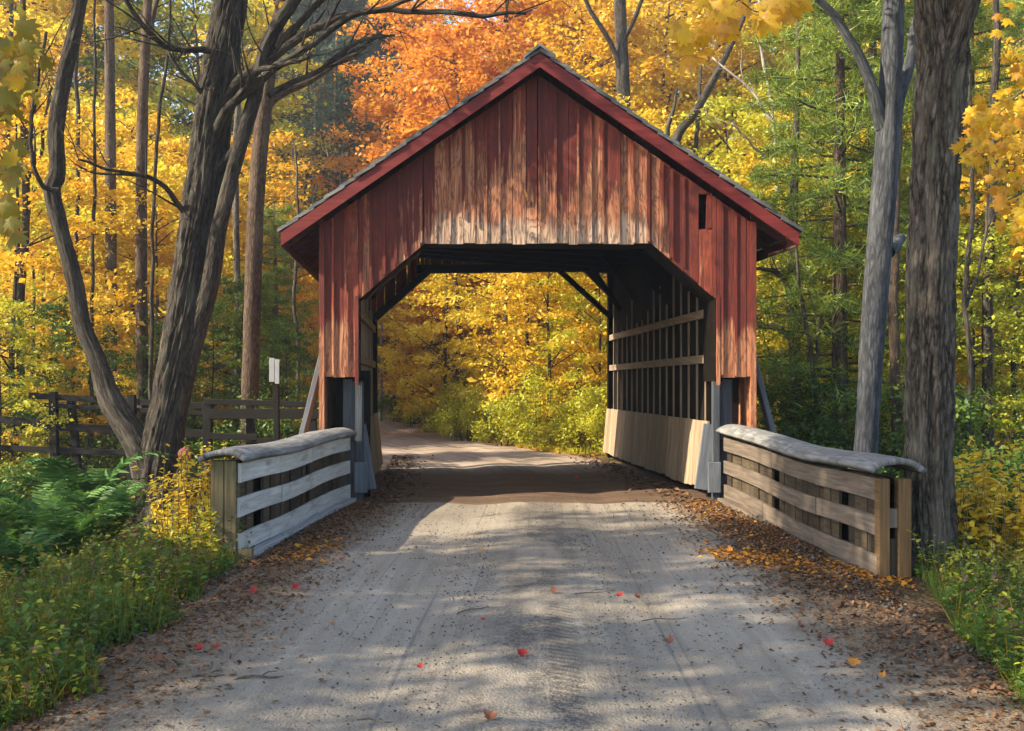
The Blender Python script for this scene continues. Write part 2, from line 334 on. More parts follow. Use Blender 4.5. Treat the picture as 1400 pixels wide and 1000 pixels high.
# ------------------------------------------------------------------ mesh builders
class MB:
    def __init__(self): self.v = []; self.f = []; self.uv = []
    def poly(self, pts, uvs):
        b = len(self.v); self.v += [tuple(p) for p in pts]
        self.f.append(tuple(range(b, b + len(pts)))); self.uv += uvs
    def hexa(self, c8, long, off=None):
        """8 corners ordered x-,x+ / y-,y+ / z-,z+ bits; long = the axis (0,1,2) the grain follows"""
        if off is None: off = (random.random() * 40, random.random() * 40)
        b = len(self.v); self.v += [tuple(p) for p in c8]
        idx = [(4, 6, 2, 0), (3, 7, 5, 1), (1, 5, 4, 0), (6, 7, 3, 2), (2, 3, 1, 0), (5, 7, 6, 4)]
        for q in idx:
            self.f.append(tuple(b + i for i in q))
            for i in q:
                p = c8[i]; o = [k for k in range(3) if k != long]
                self.uv.append((p[o[0]] + p[o[1]] + off[0], p[long] + off[1]))
    def box(self, x0, x1, y0, y1, z0, z1, long=2, shear=None):
        c = [(x, y, z) for z in (z0, z1) for y in (y0, y1) for x in (x0, x1)]
        if shear: c = [shear(p) for p in c]
        self.hexa(c, long)
    def bar(self, a, b, w, h, up=(0, 0, 1), jit=0.0):
        """a timber from a to b, w wide, h deep"""
        a = Vector(a); b = Vector(b); d = (b - a); L = d.length; d.normalize()
        upv = Vector(up)
        s = d.cross(upv)
        if s.length < 1e-4: s = d.cross(Vector((1, 0, 0)))
        s.normalize(); t = s.cross(d)
        off = (random.random() * 40, random.random() * 40)
        c = []
        for e, (pp) in enumerate((a, b)):
            for j in (-1, 1):
                for i in (-1, 1):
                    c.append(pp + s * (i * w / 2) + t * (j * h / 2))
        bi = len(self.v); self.v += [tuple(p) for p in c]
        loc = [(i * w / 2, j * h / 2, e * L) for e in (0, 1) for j in (-1, 1) for i in (-1, 1)]
        for q in [(4, 6, 2, 0), (3, 7, 5, 1), (1, 5, 4, 0), (6, 7, 3, 2), (2, 3, 1, 0), (5, 7, 6, 4)]:
            self.f.append(tuple(bi + k for k in q))
            for k in q: self.uv.append((loc[k][0] + loc[k][1] + off[0], loc[k][2] + off[1]))
    def strip(self, prof, long_uv=True, off=None):
        """prof: list of cross-section rings (same count, closed) -> tube with end caps"""
        if off is None: off = (random.random() * 40, random.random() * 40)
        n = len(prof[0]); b = len(self.v)
        for r in prof: self.v += [tuple(p) for p in r]
        acc = 0.0
        for i in range(len(prof) - 1):
            L = (Vector(prof[i + 1][0]) - Vector(prof[i][0])).length
            per = 0.0
            for j in range(n):
                k = (j + 1) % n
                w = (Vector(prof[i][k]) - Vector(prof[i][j])).length
                self.f.append((b + i * n + j, b + i * n + k, b + (i + 1) * n + k, b + (i + 1) * n + j))
                self.uv += [(per + off[0], acc + off[1]), (per + w + off[0], acc + off[1]), (per + w + off[0], acc + L + off[1]), (per + off[0], acc + L + off[1])]
                per += w
            acc += L
        for i, rev in ((0, True), (len(prof) - 1, False)):
            q = [b + i * n + j for j in range(n)]
            if rev: q = q[::-1]
            self.f.append(tuple(q))
            self.uv += [(off[0] + self.v[k][0] + self.v[k][1], off[1] + self.v[k][2]) for k in q]
    def build(self, name, mat, parent=None, smooth=False, bevel=0.0):
        me = bpy.data.meshes.new(name); me.from_pydata(self.v, [], self.f)
        uv = me.uv_layers.new(name='UVMap'); flat = np.array(self.uv, dtype=np.float32).ravel()
        uv.data.foreach_set('uv', flat)
        me.update()
        if smooth:
            me.polygons.foreach_set('use_smooth', [True] * len(me.polygons))
        o = link(name, me, mat, parent)
        if bevel > 0:
            m = o.modifiers.new('Bevel', 'BEVEL'); m.width = bevel; m.segments = 2; m.limit_method = 'ANGLE'
        return o

def catmull(pts, step):
    pts = [np.array(p, float) for p in pts]
    out = []
    ext = [2 * pts[0] - pts[1]] + pts + [2 * pts[-1] - pts[-2]]
    for i in range(1, len(ext) - 2):
        p0, p1, p2, p3 = ext[i - 1:i + 3]
        n = max(1, int(np.linalg.norm((p2 - p1)[:3]) / step))
        for k in range(n):
            t = k / n
            out.append(0.5 * ((2 * p1) + (-p0 + p2) * t + (2 * p0 - 5 * p1 + 4 * p2 - p3) * t * t + (-p0 + 3 * p1 - 3 * p2 + p3) * t ** 3))
    out.append(pts[-1]); return out

def tube(mb, path, nseg=10, step=0.25, furrow=0.0, seed=0, lump=0.05, flare=0.0, kink=0.0):
    """path: list of (x,y,z,r). Grown as a smooth tapering stem; furrow carves bark ridges into the radius."""
    pts = catmull(path, step)
    T = [Vector(p[:3]) for p in pts]
    if kink:
        for i in range(1, len(T)):
            q = T[i] * 1.7 + Vector((seed, 0, 0)); q2 = T[i] * 5.1 + Vector((0, seed, 0))
            T[i] = T[i] + (Vector(mnoise.noise_vector(q)) + Vector(mnoise.noise_vector(q2)) * 0.35) * kink
    n = len(T)
    b = len(mb.v); prev = None; v = 0.0
    rr = []
    for i, p in enumerate(T):
        d = (T[min(i + 1, n - 1)] - T[max(i - 1, 0)])
        if d.length < 1e-6: d = Vector((0, 0, 1))
        d.normalize()
        if prev is None:
            s = d.cross(Vector((0, 1, 0)));
            if s.length < 1e-3: s = d.cross(Vector((1, 0, 0)))
        else:
            s = prev - d * prev.dot(d)
        s.normalize(); prev = s; t = d.cross(s)
        r0 = max(0.002, float(pts[i][3]))
        if i: v += (T[i] - T[i - 1]).length
        if flare: r0 *= 1 + flare * math.exp(-v / 0.35)
        for j in range(nseg):
            a = 2 * PI * j / nseg
            q = s * math.cos(a) + t * math.sin(a)
            r = r0
            if lump: r *= 1 + lump * mnoise.noise(Vector((q.x * 1.3 + seed, q.y * 1.3, v * 0.9)))
            if furrow:
                w = v * 1.15 + seed; a2 = a + 0.10 * math.sin(v * 0.9 + seed)
                ridge = 1 - abs(mnoise.noise(Vector((math.cos(a2) * r0 * 17 + w * 0.35, math.sin(a2) * r0 * 17, w * 1.1))))
                ridge2 = 1 - abs(mnoise.noise(Vector((math.cos(a2) * r0 * 38 + 9, math.sin(a2) * r0 * 38, w * 3.2))))
                r += furrow * ((ridge - 0.85) * 1.0 + (ridge2 - 0.85) * 0.5) * 2.2
                if flare: r += r0 * 0.22 * math.exp(-v / 0.4) * math.cos(a * 5 + seed)
            mb.v.append(tuple(p + q * r))
        rr.append((r0, v))
    for i in range(n - 1):
        for j in range(nseg):
            k = (j + 1) % nseg
            mb.f.append((b + i * nseg + j, b + i * nseg + k, b + (i + 1) * nseg + k, b + (i + 1) * nseg + j))
            u0 = 2 * PI * j / nseg * rr[0][0]; u1 = 2 * PI * (j + 1) / nseg * rr[0][0]
            mb.uv += [(u0 + seed, rr[i][1]), (u1 + seed, rr[i][1]), (u1 + seed, rr[i + 1][1]), (u0 + seed, rr[i + 1][1])]
    q = [b + (n - 1) * nseg + j for j in range(nseg)]
    mb.f.append(tuple(q)); mb.uv += [(0, 0)] * nseg

def np_mesh(name, verts, faces_idx, per):
    """verts (N,3) float, faces_idx (M,per) int"""
    me = bpy.data.meshes.new(name)
    me.vertices.add(len(verts)); me.vertices.foreach_set('co', np.ascontiguousarray(verts, dtype=np.float32).ravel())
    m = len(faces_idx)
    me.loops.add(m * per); me.loops.foreach_set('vertex_index', np.ascontiguousarray(faces_idx, dtype=np.int32).ravel())
    me.polygons.add(m); me.polygons.foreach_set('loop_start', np.arange(0, m * per, per, dtype=np.int32))
    me.update(calc_edges=True)
    return me

def frames(nrm, rng, along=None):
    nrm = nrm / np.linalg.norm(nrm, axis=1, keepdims=True)
    a = rng.normal(size=nrm.shape) if along is None else along
    t = a - nrm * np.sum(a * nrm, axis=1, keepdims=True)
    t /= np.linalg.norm(t, axis=1, keepdims=True) + 1e-9
    return t, np.cross(nrm, t), nrm

RHOMB = np.array([(-0.5, 0, 0), (-0.08, -0.30, 0.06), (0.5, 0, -0.05), (-0.08, 0.30, 0.06)])
RHOMB_F = np.array([(0, 1, 2), (0, 2, 3)])
_m = [(0.0, 0.56), (0.10, 0.33), (0.20, 0.38), (0.17, 0.22), (0.50, 0.30), (0.40, 0.10), (0.53, 0.02), (0.27, -0.12), (0.36, -0.30), (0.12, -0.26), (0.0, -0.36)]
_ml = _m + [(-x, y) for x, y in _m[-2:0:-1]]
MAPLE = np.array([(0, -0.05, 0.06)] + [(x, y, -0.26 * abs(x) - 0.45 * (x * x + y * y)) for x, y in _ml])
MAPLE_F = np.array([(0, i + 1, (i + 1) % len(_ml) + 1) for i in range(len(_ml))])
BLADE = np.array([(0, -0.5, 0), (0, 0.5, 0), (1, 0, 0)]) ; BLADE_F = np.array([(0, 1, 2)])
OVAL = np.array([(0, 0, 0), (0.3, -0.24, 0.05), (0.7, -0.20, 0.02), (1.0, 0, -0.10), (0.7, 0.20, 0.02), (0.3, 0.24, 0.05)])
OVAL_F = np.array([(0, 1, 2), (0, 2, 3), (0, 3, 4), (0, 4, 5)])

def leaves(name, P3, N3, S, rng, shape=RHOMB, sf=RHOMB_F, along=None, width=None):
    P3 = np.asarray(P3, float); n = len(P3)
    t, b, nn = frames(np.asarray(N3, float), rng, along)
    S = np.broadcast_to(np.asarray(S, float), (n,))
    w = S if width is None else np.broadcast_to(np.asarray(width, float), (n,))
    k = len(shape)
    v = (P3[:, None, :] + t[:, None, :] * (shape[None, :, 0:1] * S[:, None, None])
         + b[:, None, :] * (shape[None, :, 1:2] * w[:, None, None]) + nn[:, None, :] * (shape[None, :, 2:3] * S[:, None, None]))
    f = (sf[None, :, :] + (np.arange(n) * k)[:, None, None]).reshape(-1, sf.shape[1])
    return np_mesh(name, v.reshape(-1, 3), f, sf.shape[1])

# ------------------------------------------------------------------ terrain
RC = [(-30, 0), (0, 0), (13.5, 0), (17, -0.2), (21, -0.95), (24, -2.3), (29, -4.1), (40, -7.0), (55, -12), (75, -22), (140, -60)]
def road_c(y):
    for (a, xa), (b, xb) in zip(RC, RC[1:]):
        if y <= b:
            t = (y - a) / (b - a); t = max(0, min(1, t))
            return xa + (xb - xa) * t
    return RC[-1][1]
def sstep(x, a, b):
    t = max(0.0, min(1.0, (x - a) / (b - a))); return t * t * (3 - 2 * t)
def road_cs(y):
    return sum(road_c(y + d) for d in (-2, -1, 0, 1, 2)) / 5 if y > 15 else 0.0
def hgt(x, y):
    c = road_cs(y); d = x - c
    z = 0.0
    if d < 0:
        z -= 0.75 * sstep(-d, 3.0, 7.5) * sstep(y, 3, 9) * (1 - sstep(y, 30, 42))
    else:
        z -= 0.45 * sstep(d, 3.4, 7.0) * sstep(y, 6, 11) * (1 - sstep(y, 30, 42))
    z += 0.42 * max(0.0, y - 44) * sstep(abs(d), 2.5, 14) + 0.10 * max(0, y - 60)
    z += 0.06 * max(0.0, abs(x) - 16)
    z += 0.22 * mnoise.noise(Vector((x * 0.22, y * 0.22, 0))) * sstep(abs(d), 2.6, 6)
    z += 0.05 * mnoise.noise(Vector((x * 1.4, y * 1.4, 3))) * sstep(abs(d), 2.0, 3.0)
    return z - 0.03

def build_ground():
    ys = np.concatenate([np.linspace(-45, 0, 24), np.linspace(0.5, 30, 90), np.linspace(31, 70, 50), np.linspace(72, 100, 16)])
    xs = np.concatenate([np.linspace(-75, -26, 18), np.linspace(-25, -9, 28), np.linspace(-8.7, 8.7, 90), np.linspace(9, 25, 28), np.linspace(26, 75, 18)])
    V = np.array([(x, y, hgt(x, y)) for y in ys for x in xs]); nx = len(xs)
    Fq = [(j * nx + i, j * nx + i + 1, (j + 1) * nx + i + 1, (j + 1) * nx + i) for j in range(len(ys) - 1) for i in range(nx - 1)]
    me = np_mesh('ground', V, np.array(Fq), 4)
    me.polygons.foreach_set('use_smooth', [True] * len(me.polygons))
    o = link('ground', me, M['ground']); tag(o, kind='structure')
build_ground()

def build_road():
    us = np.linspace(-2.75, 2.75, 45)
    ys = np.concatenate([np.linspace(-30, 3, 20), np.linspace(3.1, 14, 150), np.linspace(14.2, 30, 60), np.linspace(30.5, 60, 50)])
    V = []; UV = []
    for y in ys:
        c = road_cs(y)
        for u in us:
            w = 1.0
            rut = -0.022 * (math.exp(-((abs(u) - 0.78) / 0.26) ** 2)) + 0.012 * math.exp(-(u / 0.3) ** 2)
            z = 0.012 + rut + 0.012 * mnoise.noise(Vector((u * 2.2, y * 1.1, 5))) + 0.006 * mnoise.noise(Vector((u * 9, y * 9, 1)))
            e = sstep(abs(u), 2.1, 2.75)
            zz = max(0.0, 0.42 * max(0.0, y - 44) * 0.0 + 0.10 * max(0, y - 60))
            V.append((c + u * w, y, z * (1 - e) - 0.045 * e + zz)); UV.append((u, y))
    nx = len(us)
    Fq = np.array([(j * nx + i, j * nx + i + 1, (j + 1) * nx + i + 1, (j + 1) * nx + i) for j in range(len(ys) - 1) for i in range(nx - 1)])
    me = np_mesh('road', np.array(V), Fq, 4)
    uv = me.uv_layers.new(name='UVMap'); uv.data.foreach_set('uv', np.array(UV, dtype=np.float32)[Fq.ravel()].ravel())
    me.polygons.foreach_set('use_smooth', [True] * len(me.polygons))
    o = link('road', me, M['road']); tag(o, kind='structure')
build_road()

# ------------------------------------------------------------------ the covered bridge (local x across, y along from the front wall, z up)
Y0 = 13.5; LEN = 8.2; SK = -0.107
def sh(p):
    # the walls run a little askew of the front, and the far end is cut on a slant: the left wall is the shorter one
    y = p[1] * (1 + (p[0] - 2.42) * (LEN - 4.8) / 4.84 / LEN) if p[1] > 0.3 else p[1]
    return (p[0] + SK * y, y, p[2])
bridge = thing('covered_bridge', 'red wooden covered bridge with gable front and grey roof spanning the gravel road', 'bridge', (0, Y0, 0))
RS = 0.694; RIDGE = 5.74
def roof_under(x): return RIDGE - 0.20 - RS * abs(x)
def open_front(x):
    a = abs(x)
    if a < 1.48: return 3.34
    if a < 2.32: return 3.34 - (a - 1.48) / 0.84 * 0.72
    return 1.61
def board_wall(mb, x0, x1, zb, zt, y, th, wmin, wmax, batten=True, gap=None, yj=0.010):
    x = x0
    while x < x1 - 0.02:
        w = min(random.uniform(wmin, wmax), x1 - x)
        if x1 - (x + w) < 0.05: w = x1 - x
        edges = [x, x + w]
        for bp in (-2.32, -1.48, 0.0, 1.48, 2.32):
            if x + 0.02 < bp < x + w - 0.02: edges.append(bp)
        edges.sort()
        dy = random.uniform(-yj, yj); dz = random.uniform(-0.012, 0.012); off = (random.random() * 40, random.random() * 40)
        gap_e = random.choice((0.0015, 0.002, 0.003, 0.004, 0.006))
        for a, b in zip(edges, edges[1:]):
            e = gap_e
            zs = [zb(a + e) + dz, zb(b - e) + dz, zt(a + e), zt(b - e)]
            segs = [(zs[0], zs[1], zs[2], zs[3])]
            if gap and gap[0] - 0.1 < (a + b) / 2 < gap[0] + 0.1 and not gap[4]:
                segs = [(zs[0], zs[1], gap[1], gap[1] + 0.02), (gap[2], gap[2] + 0.015, zs[2], zs[3])]
                # a sliver of the split board is left beside the hole
                gx = b - (b - a) * 0.58
                c = [(gx + 0.02, y + dy, gap[1]), (b - e, y + dy, gap[1]), (gx + 0.02, y + dy + th, gap[1]), (b - e, y + dy + th, gap[1]),
                     (gx + 0.035, y + dy, gap[2]), (b - e, y + dy, gap[2]), (gx + 0.035, y + dy + th, gap[2]), (b - e, y + dy + th, gap[2])]
                mb.hexa(c, 2, off); gap[4] = True
            for (za, zb_, zc, zd) in segs:
                c = [(a + e, y + dy, za), (b - e, y + dy, zb_), (a + e, y + dy + th, za), (b - e, y + dy + th, zb_),
                     (a + e, y + dy, zc), (b - e, y + dy, zd), (a + e, y + dy + th, zc), (b - e, y + dy + th, zd)]
                mb.hexa(c, 2, off)
        if batten and random.random() < 0.72 and x > x0 + 0.05:
            bw = random.uniform(0.022, 0.045)
            zlo = max(zb(x - bw), zb(x + bw)) + random.uniform(0.0, 0.03); zhi = min(zt(x - bw), zt(x + bw)) - 0.01
            if random.random() < 0.15: zlo += random.uniform(0.1, 0.4)
            if not (gap and abs(x - gap[0]) < 0.14):
                mb.box(x - bw / 2, x + bw / 2, y - 0.026, y - 0.0095, zlo, zhi)
        x += w
random.seed(21)
mb = MB(); board_wall(mb, -2.79, 2.79, open_front, roof_under, 0.0, 0.03, 0.12, 0.20, gap=[2.13, 3.52, 3.98, 0, False])
mb.build('gable_wall', M['red'], bridge)
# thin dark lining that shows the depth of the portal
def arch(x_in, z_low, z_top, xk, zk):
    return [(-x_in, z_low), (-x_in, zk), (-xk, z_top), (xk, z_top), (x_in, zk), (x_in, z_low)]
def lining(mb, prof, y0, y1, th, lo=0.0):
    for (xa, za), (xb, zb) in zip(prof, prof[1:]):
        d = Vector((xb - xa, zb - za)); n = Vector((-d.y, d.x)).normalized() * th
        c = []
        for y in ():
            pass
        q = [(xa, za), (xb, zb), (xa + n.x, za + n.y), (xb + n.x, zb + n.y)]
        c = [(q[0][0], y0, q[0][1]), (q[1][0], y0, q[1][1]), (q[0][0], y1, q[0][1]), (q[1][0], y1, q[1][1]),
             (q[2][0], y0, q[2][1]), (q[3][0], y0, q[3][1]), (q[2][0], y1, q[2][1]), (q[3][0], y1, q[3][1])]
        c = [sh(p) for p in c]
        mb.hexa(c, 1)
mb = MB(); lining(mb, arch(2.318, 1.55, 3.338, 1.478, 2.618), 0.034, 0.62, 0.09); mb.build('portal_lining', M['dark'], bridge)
# red corner boards, jamb trims
for s in (-1, 1):
    mb = MB(); mb.box(s * 2.80 - 0.035, s * 2.80 + 0.035, -0.03, 0.08, -0.05, 3.62); mb.build('corner_board', M['red'], bridge)
    mb = MB(); mb.box(s * 2.345 - 0.022, s * 2.345 + 0.022, -0.032, -0.004, 1.50, 2.66); mb.build('jamb_trim', M['red'], bridge)
    mb = MB(); mb.box(s * 2.33 - 0.045, s * 2.33 + 0.045, 0.04, 0.17, -0.04, 1.548); mb.build('portal_post', M['slate'], bridge, bevel=0.006)
    mb = MB(); mb.box(s * 2.47 - 0.085, s * 2.47 + 0.085, 0.14, 0.34, 0.86, 1.58); mb.box(s * 2.47 - 0.095, s * 2.47 + 0.095, 0.125, 0.35, 0.78, 0.855); mb.box(s * 2.47 - 0.08, s * 2.47 + 0.08, 0.15, 0.34, -0.05, 0.775)
    mb.build('end_post', M['slate'], bridge, bevel=0.008)
    mb = MB(); mb.box(s * 2.30 - 0.085, s * 2.30 + 0.085, 0.0, 0.035, 0.10, 0.50)
    mb.build('base_block', M['bluegrey'], bridge, bevel=0.008)
    mb = MB(); mb.box(s * 2.5 - 0.22, s * 2.5 + 0.24, 0.52, 0.56, -0.1, 1.7); mb.build('recess_boarding', M['dark'], bridge)
    # outer side wall: vertical boards
    mb = MB(); y = 0.09
    while y < LEN:
        w = random.uniform(0.17, 0.24); w = min(w, LEN - y)
        mb.box(s * 2.78 - 0.012, s * 2.78 + 0.012 + random.uniform(-.004, .004), y + 0.002, y + w - 0.002, 0.25 + random.uniform(-.02, .02), 3.55, 2, sh); y += w
    mb.build('side_wall', M['red'], bridge)
    # inner boarding, dark
    mb = MB(); y = 0.60
    while y < LEN - 0.02:
        w = min(random.uniform(0.18, 0.27), LEN - y)
        x = s * (2.42 + random.uniform(-0.004, 0.004))
        if False:      # the eave light: boards stop short
            mb.box(x - 0.012, x + 0.012, y + 0.003, y + w - 0.003, 0.0, 2.0, 2, sh)
            mb.box(x - 0.012, x + 0.012, y + 0.003, y + w - 0.003, 3.2, 3.95, 2, sh)
        else:
            mb.box(x - 0.012, x + 0.012, y + 0.003, y + w - 0.003, 0.0, 3.95, 2, sh)
        y += w
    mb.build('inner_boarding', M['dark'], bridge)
    # wainscot: leaning vertical planks
    mb = MB(); y = 0.35
    while y < LEN - 0.05:
        w = min(random.uniform(0.26, 0.36), LEN - y)
        zb = 0.11 + random.uniform(-0.02, 0.02); zt = 1.02 + random.uniform(-.004, .004)
        flare = 0.05 + 0.04 * (y / LEN)
        xt, xb = s * 2.30, s * (2.30 - flare)
        c = [(xb, y + .002, zb), (xb + s * 0.03, y + .002, zb), (xb, y + w - .002, zb), (xb + s * 0.03, y + w - .002, zb),
             (xt, y + .002, zt), (xt + s * 0.03, y + .002, zt), (xt, y + w - .002, zt), (xt + s * 0.03, y + w - .002, zt)]
        mb.hexa([sh(p) for p in c], 2); y += w
    mb.build('wainscot', M['tan'], bridge)
    # two tan rails along each wall
    for z in (1.80, 2.42):
        mb = MB(); mb.box(s * 2.355 - 0.022, s * 2.355 + 0.022, 0.30, LEN - 0.05, z, z + 0.115, 1, sh)
        mb.build('wall_rail', M['tan'], bridge, bevel=0.004)
    # slim studs
    k = 16
    for i in range(k):
        y = 0.75 + i * (LEN - 1.2) / (k - 1)
        mb = MB(); mb.box(s * 2.387 - 0.012, s * 2.387 + 0.012, y - 0.017, y + 0.017, 0.95, 2.75 + random.uniform(-.2, .5), 2, sh)
        mb.build('stud', M['tan'], bridge)
    # grey strut at the inner front corner
    mb = MB(); mb.bar(sh((s * 2.33, 0.34, 0.98)), sh((s * 2.19, 0.26, 0.12)), 0.17, 0.06, (0, 1, 0)); mb.build('corner_strut', M['bluegrey'], bridge, bevel=0.006)
    # outside buttress
    mb = MB(); mb.bar((s * 2.84, 0.55, 2.15), (s * 3.45, 0.45, -0.35), 0.07, 0.22, (0, 1, 0)); mb.build('buttress_brace', M['bluegrey'], bridge, bevel=0.01)
    mb = MB(); mb.box(s * 3.42 - 0.2, s * 3.42 + 0.2, 0.2, 0.75, -0.9, -0.18); mb.build('footing', M['footing'], bridge, bevel=0.02)
# ceiling boards and tie beams
mb = MB(); x = -2.5
while x < 2.5:
    w = random.uniform(0.18, 0.26); mb.box(x + .002, x + w - .002, 0.65, LEN - 0.05, 3.96, 3.985, 1, sh); x += w
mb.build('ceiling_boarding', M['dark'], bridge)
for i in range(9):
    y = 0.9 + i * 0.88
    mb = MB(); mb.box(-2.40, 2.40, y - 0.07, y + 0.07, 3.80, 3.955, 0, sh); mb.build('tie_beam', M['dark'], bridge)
# knee braces along both walls
for s in (-1, 1):
    for i in range(4):
        y = 1.78 + i * 1.76
        mb = MB(); mb.bar(sh((s * 2.38, y, 3.0)), sh((s * 1.70, y, 3.86)), 0.09, 0.10, (0, 1, 0)); mb.build('knee_brace', M['dark'], bridge)
# far wall with its taller opening (right corner open behind two braces)
def open_far(x):
    if x > -1.49: return 3.53 + (x + 1.49) * 0.087 if x < 2.32 else 0.0
    if x > -2.32: return 3.53 - (-1.49 - x) / 0.83 * 0.8
    return 0.0
mb = MB(); board_wall(mb, -2.79, 2.79, open_far, roof_under, LEN, 0.03, 0.17, 0.24, batten=False)
for v in range(len(mb.v)): mb.v[v] = sh(mb.v[v])
mb.build('far_gable_wall', M['red'], bridge)
mb = MB()
mb.box(-2.45, -2.31, LEN - 0.16, LEN - 0.005, 0, 2.72, 2, sh); mb.build('far_post', M['dark'], bridge)
mb = MB(); mb.box(2.31, 2.45, LEN - 0.16, LEN - 0.005, 0, 3.86, 2, sh); mb.build('far_post', M['dark'], bridge)
mb = MB(); mb.bar(sh((-1.6, LEN - .12, 3.60)), sh((2.42, LEN - .12, 3.94)), 0.14, 0.16, (0, 1, 0)); mb.build('far_lintel', M['dark'], bridge)
for (a, b) in (((1.12, 3.86), (2.36, 2.93)), ((1.78, 3.86), (2.38, 3.38))):
    mb = MB(); mb.bar(sh((a[0], LEN - 0.10, a[1])), sh((b[0], LEN - 0.10, b[1])), 0.10, 0.15, (0, 1, 0)); mb.build('far_brace', M['dark'], bridge)
mb = MB(); mb.bar(sh((-1.40, LEN - 0.2, 3.58)), sh((-2.36, LEN - 0.2, 2.66)), 0.10, 0.16, (0, 1, 0)); mb.build('far_brace', M['dark'], bridge)
mb = MB(); mb.bar(sh((-1.55, 0.9, 3.34)), sh((-2.28, 0.95, 2.70)), 0.10, 0.12, (0, 1, 0)); mb.build('arch_brace', M['soffit'], bridge)
# roof
OV = 0.27
rf = MB()
for s in (-1, 1):
    n = 17; half = 3.34
    for i in range(n):
        a = half - (i) * half / n; b = half - (i + 1.35) * half / n; b = max(0.0, b)
        za, zb = RIDGE + 0.075 - RS * a, RIDGE + 0.045 - RS * b
        for (ya, yb) in ((-OV - random.uniform(0.0, 0.035), LEN * 0.5), (LEN * 0.5 + 0.002, LEN + 0.35)):
            c = [(s * b, ya, zb - 0.045), (s * a, ya, za - 0.045), (s * b, yb, zb - 0.045), (s * a, yb, za - 0.045),
                 (s * b, ya, zb), (s * a, ya, za), (s * b, yb, zb), (s * a, yb, za)]
            rf.hexa([sh(p) for p in c], 0)
roof = rf.build('roof', M['shingle'], bridge)
mb = MB()
for s in (-1, 1):
    c = []
    for y in (-OV - 0.03, LEN + 0.36):
        pass
    q = [(0.0, RIDGE + 0.105), (s * 0.20, RIDGE - 0.048), (0.0, RIDGE + 0.066), (s * 0.20, RIDGE - 0.082)]
    c = [(q[2][0], -OV - .045, q[2][1]), (q[3][0], -OV - .045, q[3][1]), (q[2][0], LEN + .37, q[2][1]), (q[3][0], LEN + .37, q[3][1]),
         (q[0][0], -OV - .045, q[0][1]), (q[1][0], -OV - .045, q[1][1]), (q[0][0], LEN + .37, q[0][1]), (q[1][0], LEN + .37, q[1][1])]
    mb.hexa([sh(p) for p in c], 1)
mb.build('ridge_cap', M['shingle'], roof)
# sheathing under the shingles, rake boards (fascia), eave boards, rafters
for s in (-1, 1):
    mb = MB(); k = 15
    for i in range(k):
        a = i * 3.28 / k + 0.004; b = (i + 1) * 3.28 / k - 0.004
        za, zb = RIDGE - 0.005 - RS * a, RIDGE - 0.005 - RS * b
        c = [(s * a, -OV + .045, za - .03), (s * b, -OV + .045, zb - .03), (s * a, LEN + .3, za - .03), (s * b, LEN + .3, zb - .03),
             (s * a, -OV + .045, za), (s * b, -OV + .045, zb), (s * a, LEN + .3, za), (s * b, LEN + .3, zb)]
        mb.hexa([sh(p) for p in c], 1)
    mb.build('roof_sheathing', M['soffit'], bridge)
    mb = MB(); a, b = 0.0, 3.30
    za, zb = RIDGE - RS * a - 0.008, RIDGE - RS * b - 0.008
    h = 0.18
    c = [(s * a, -OV, za - h), (s * b, -OV, zb - h * 0.92), (s * a, -OV + .04, za - h), (s * b, -OV + .04, zb - h * 0.92),
         (s * a, -OV, za), (s * b, -OV, zb), (s * a, -OV + .04, za), (s * b, -OV + .04, zb)]
    mb.hexa([sh(p) for p in c], 0); mb.build('rake_board', M['fascia'], bridge)
    mb = MB(); x = s * 3.285; z = RIDGE - RS * 3.285
    mb.box(x - 0.015, x + 0.015, -OV + .042, LEN + .3, z - 0.19, z - 0.045, 1, sh); mb.build('eave_board', M['soffit'], bridge)
    for i in range(14):
        y = 0.10 + i * 0.62
        mb = MB(); a, b = (2.80, 3.265)
        za, zb = RIDGE - .04 - RS * a, RIDGE - .04 - RS * b
        c = [(s * a, y, za - .13), (s * b, y, zb - .11), (s * a, y + .06, za - .13), (s * b, y + .06, zb - .11),
             (s * a, y, za), (s * b, y, zb), (s * a, y + .06, za), (s * b, y + .06, zb)]
        mb.hexa([sh(p) for p in c], 0); mb.build('rafter_tail', M['soffit'], bridge)

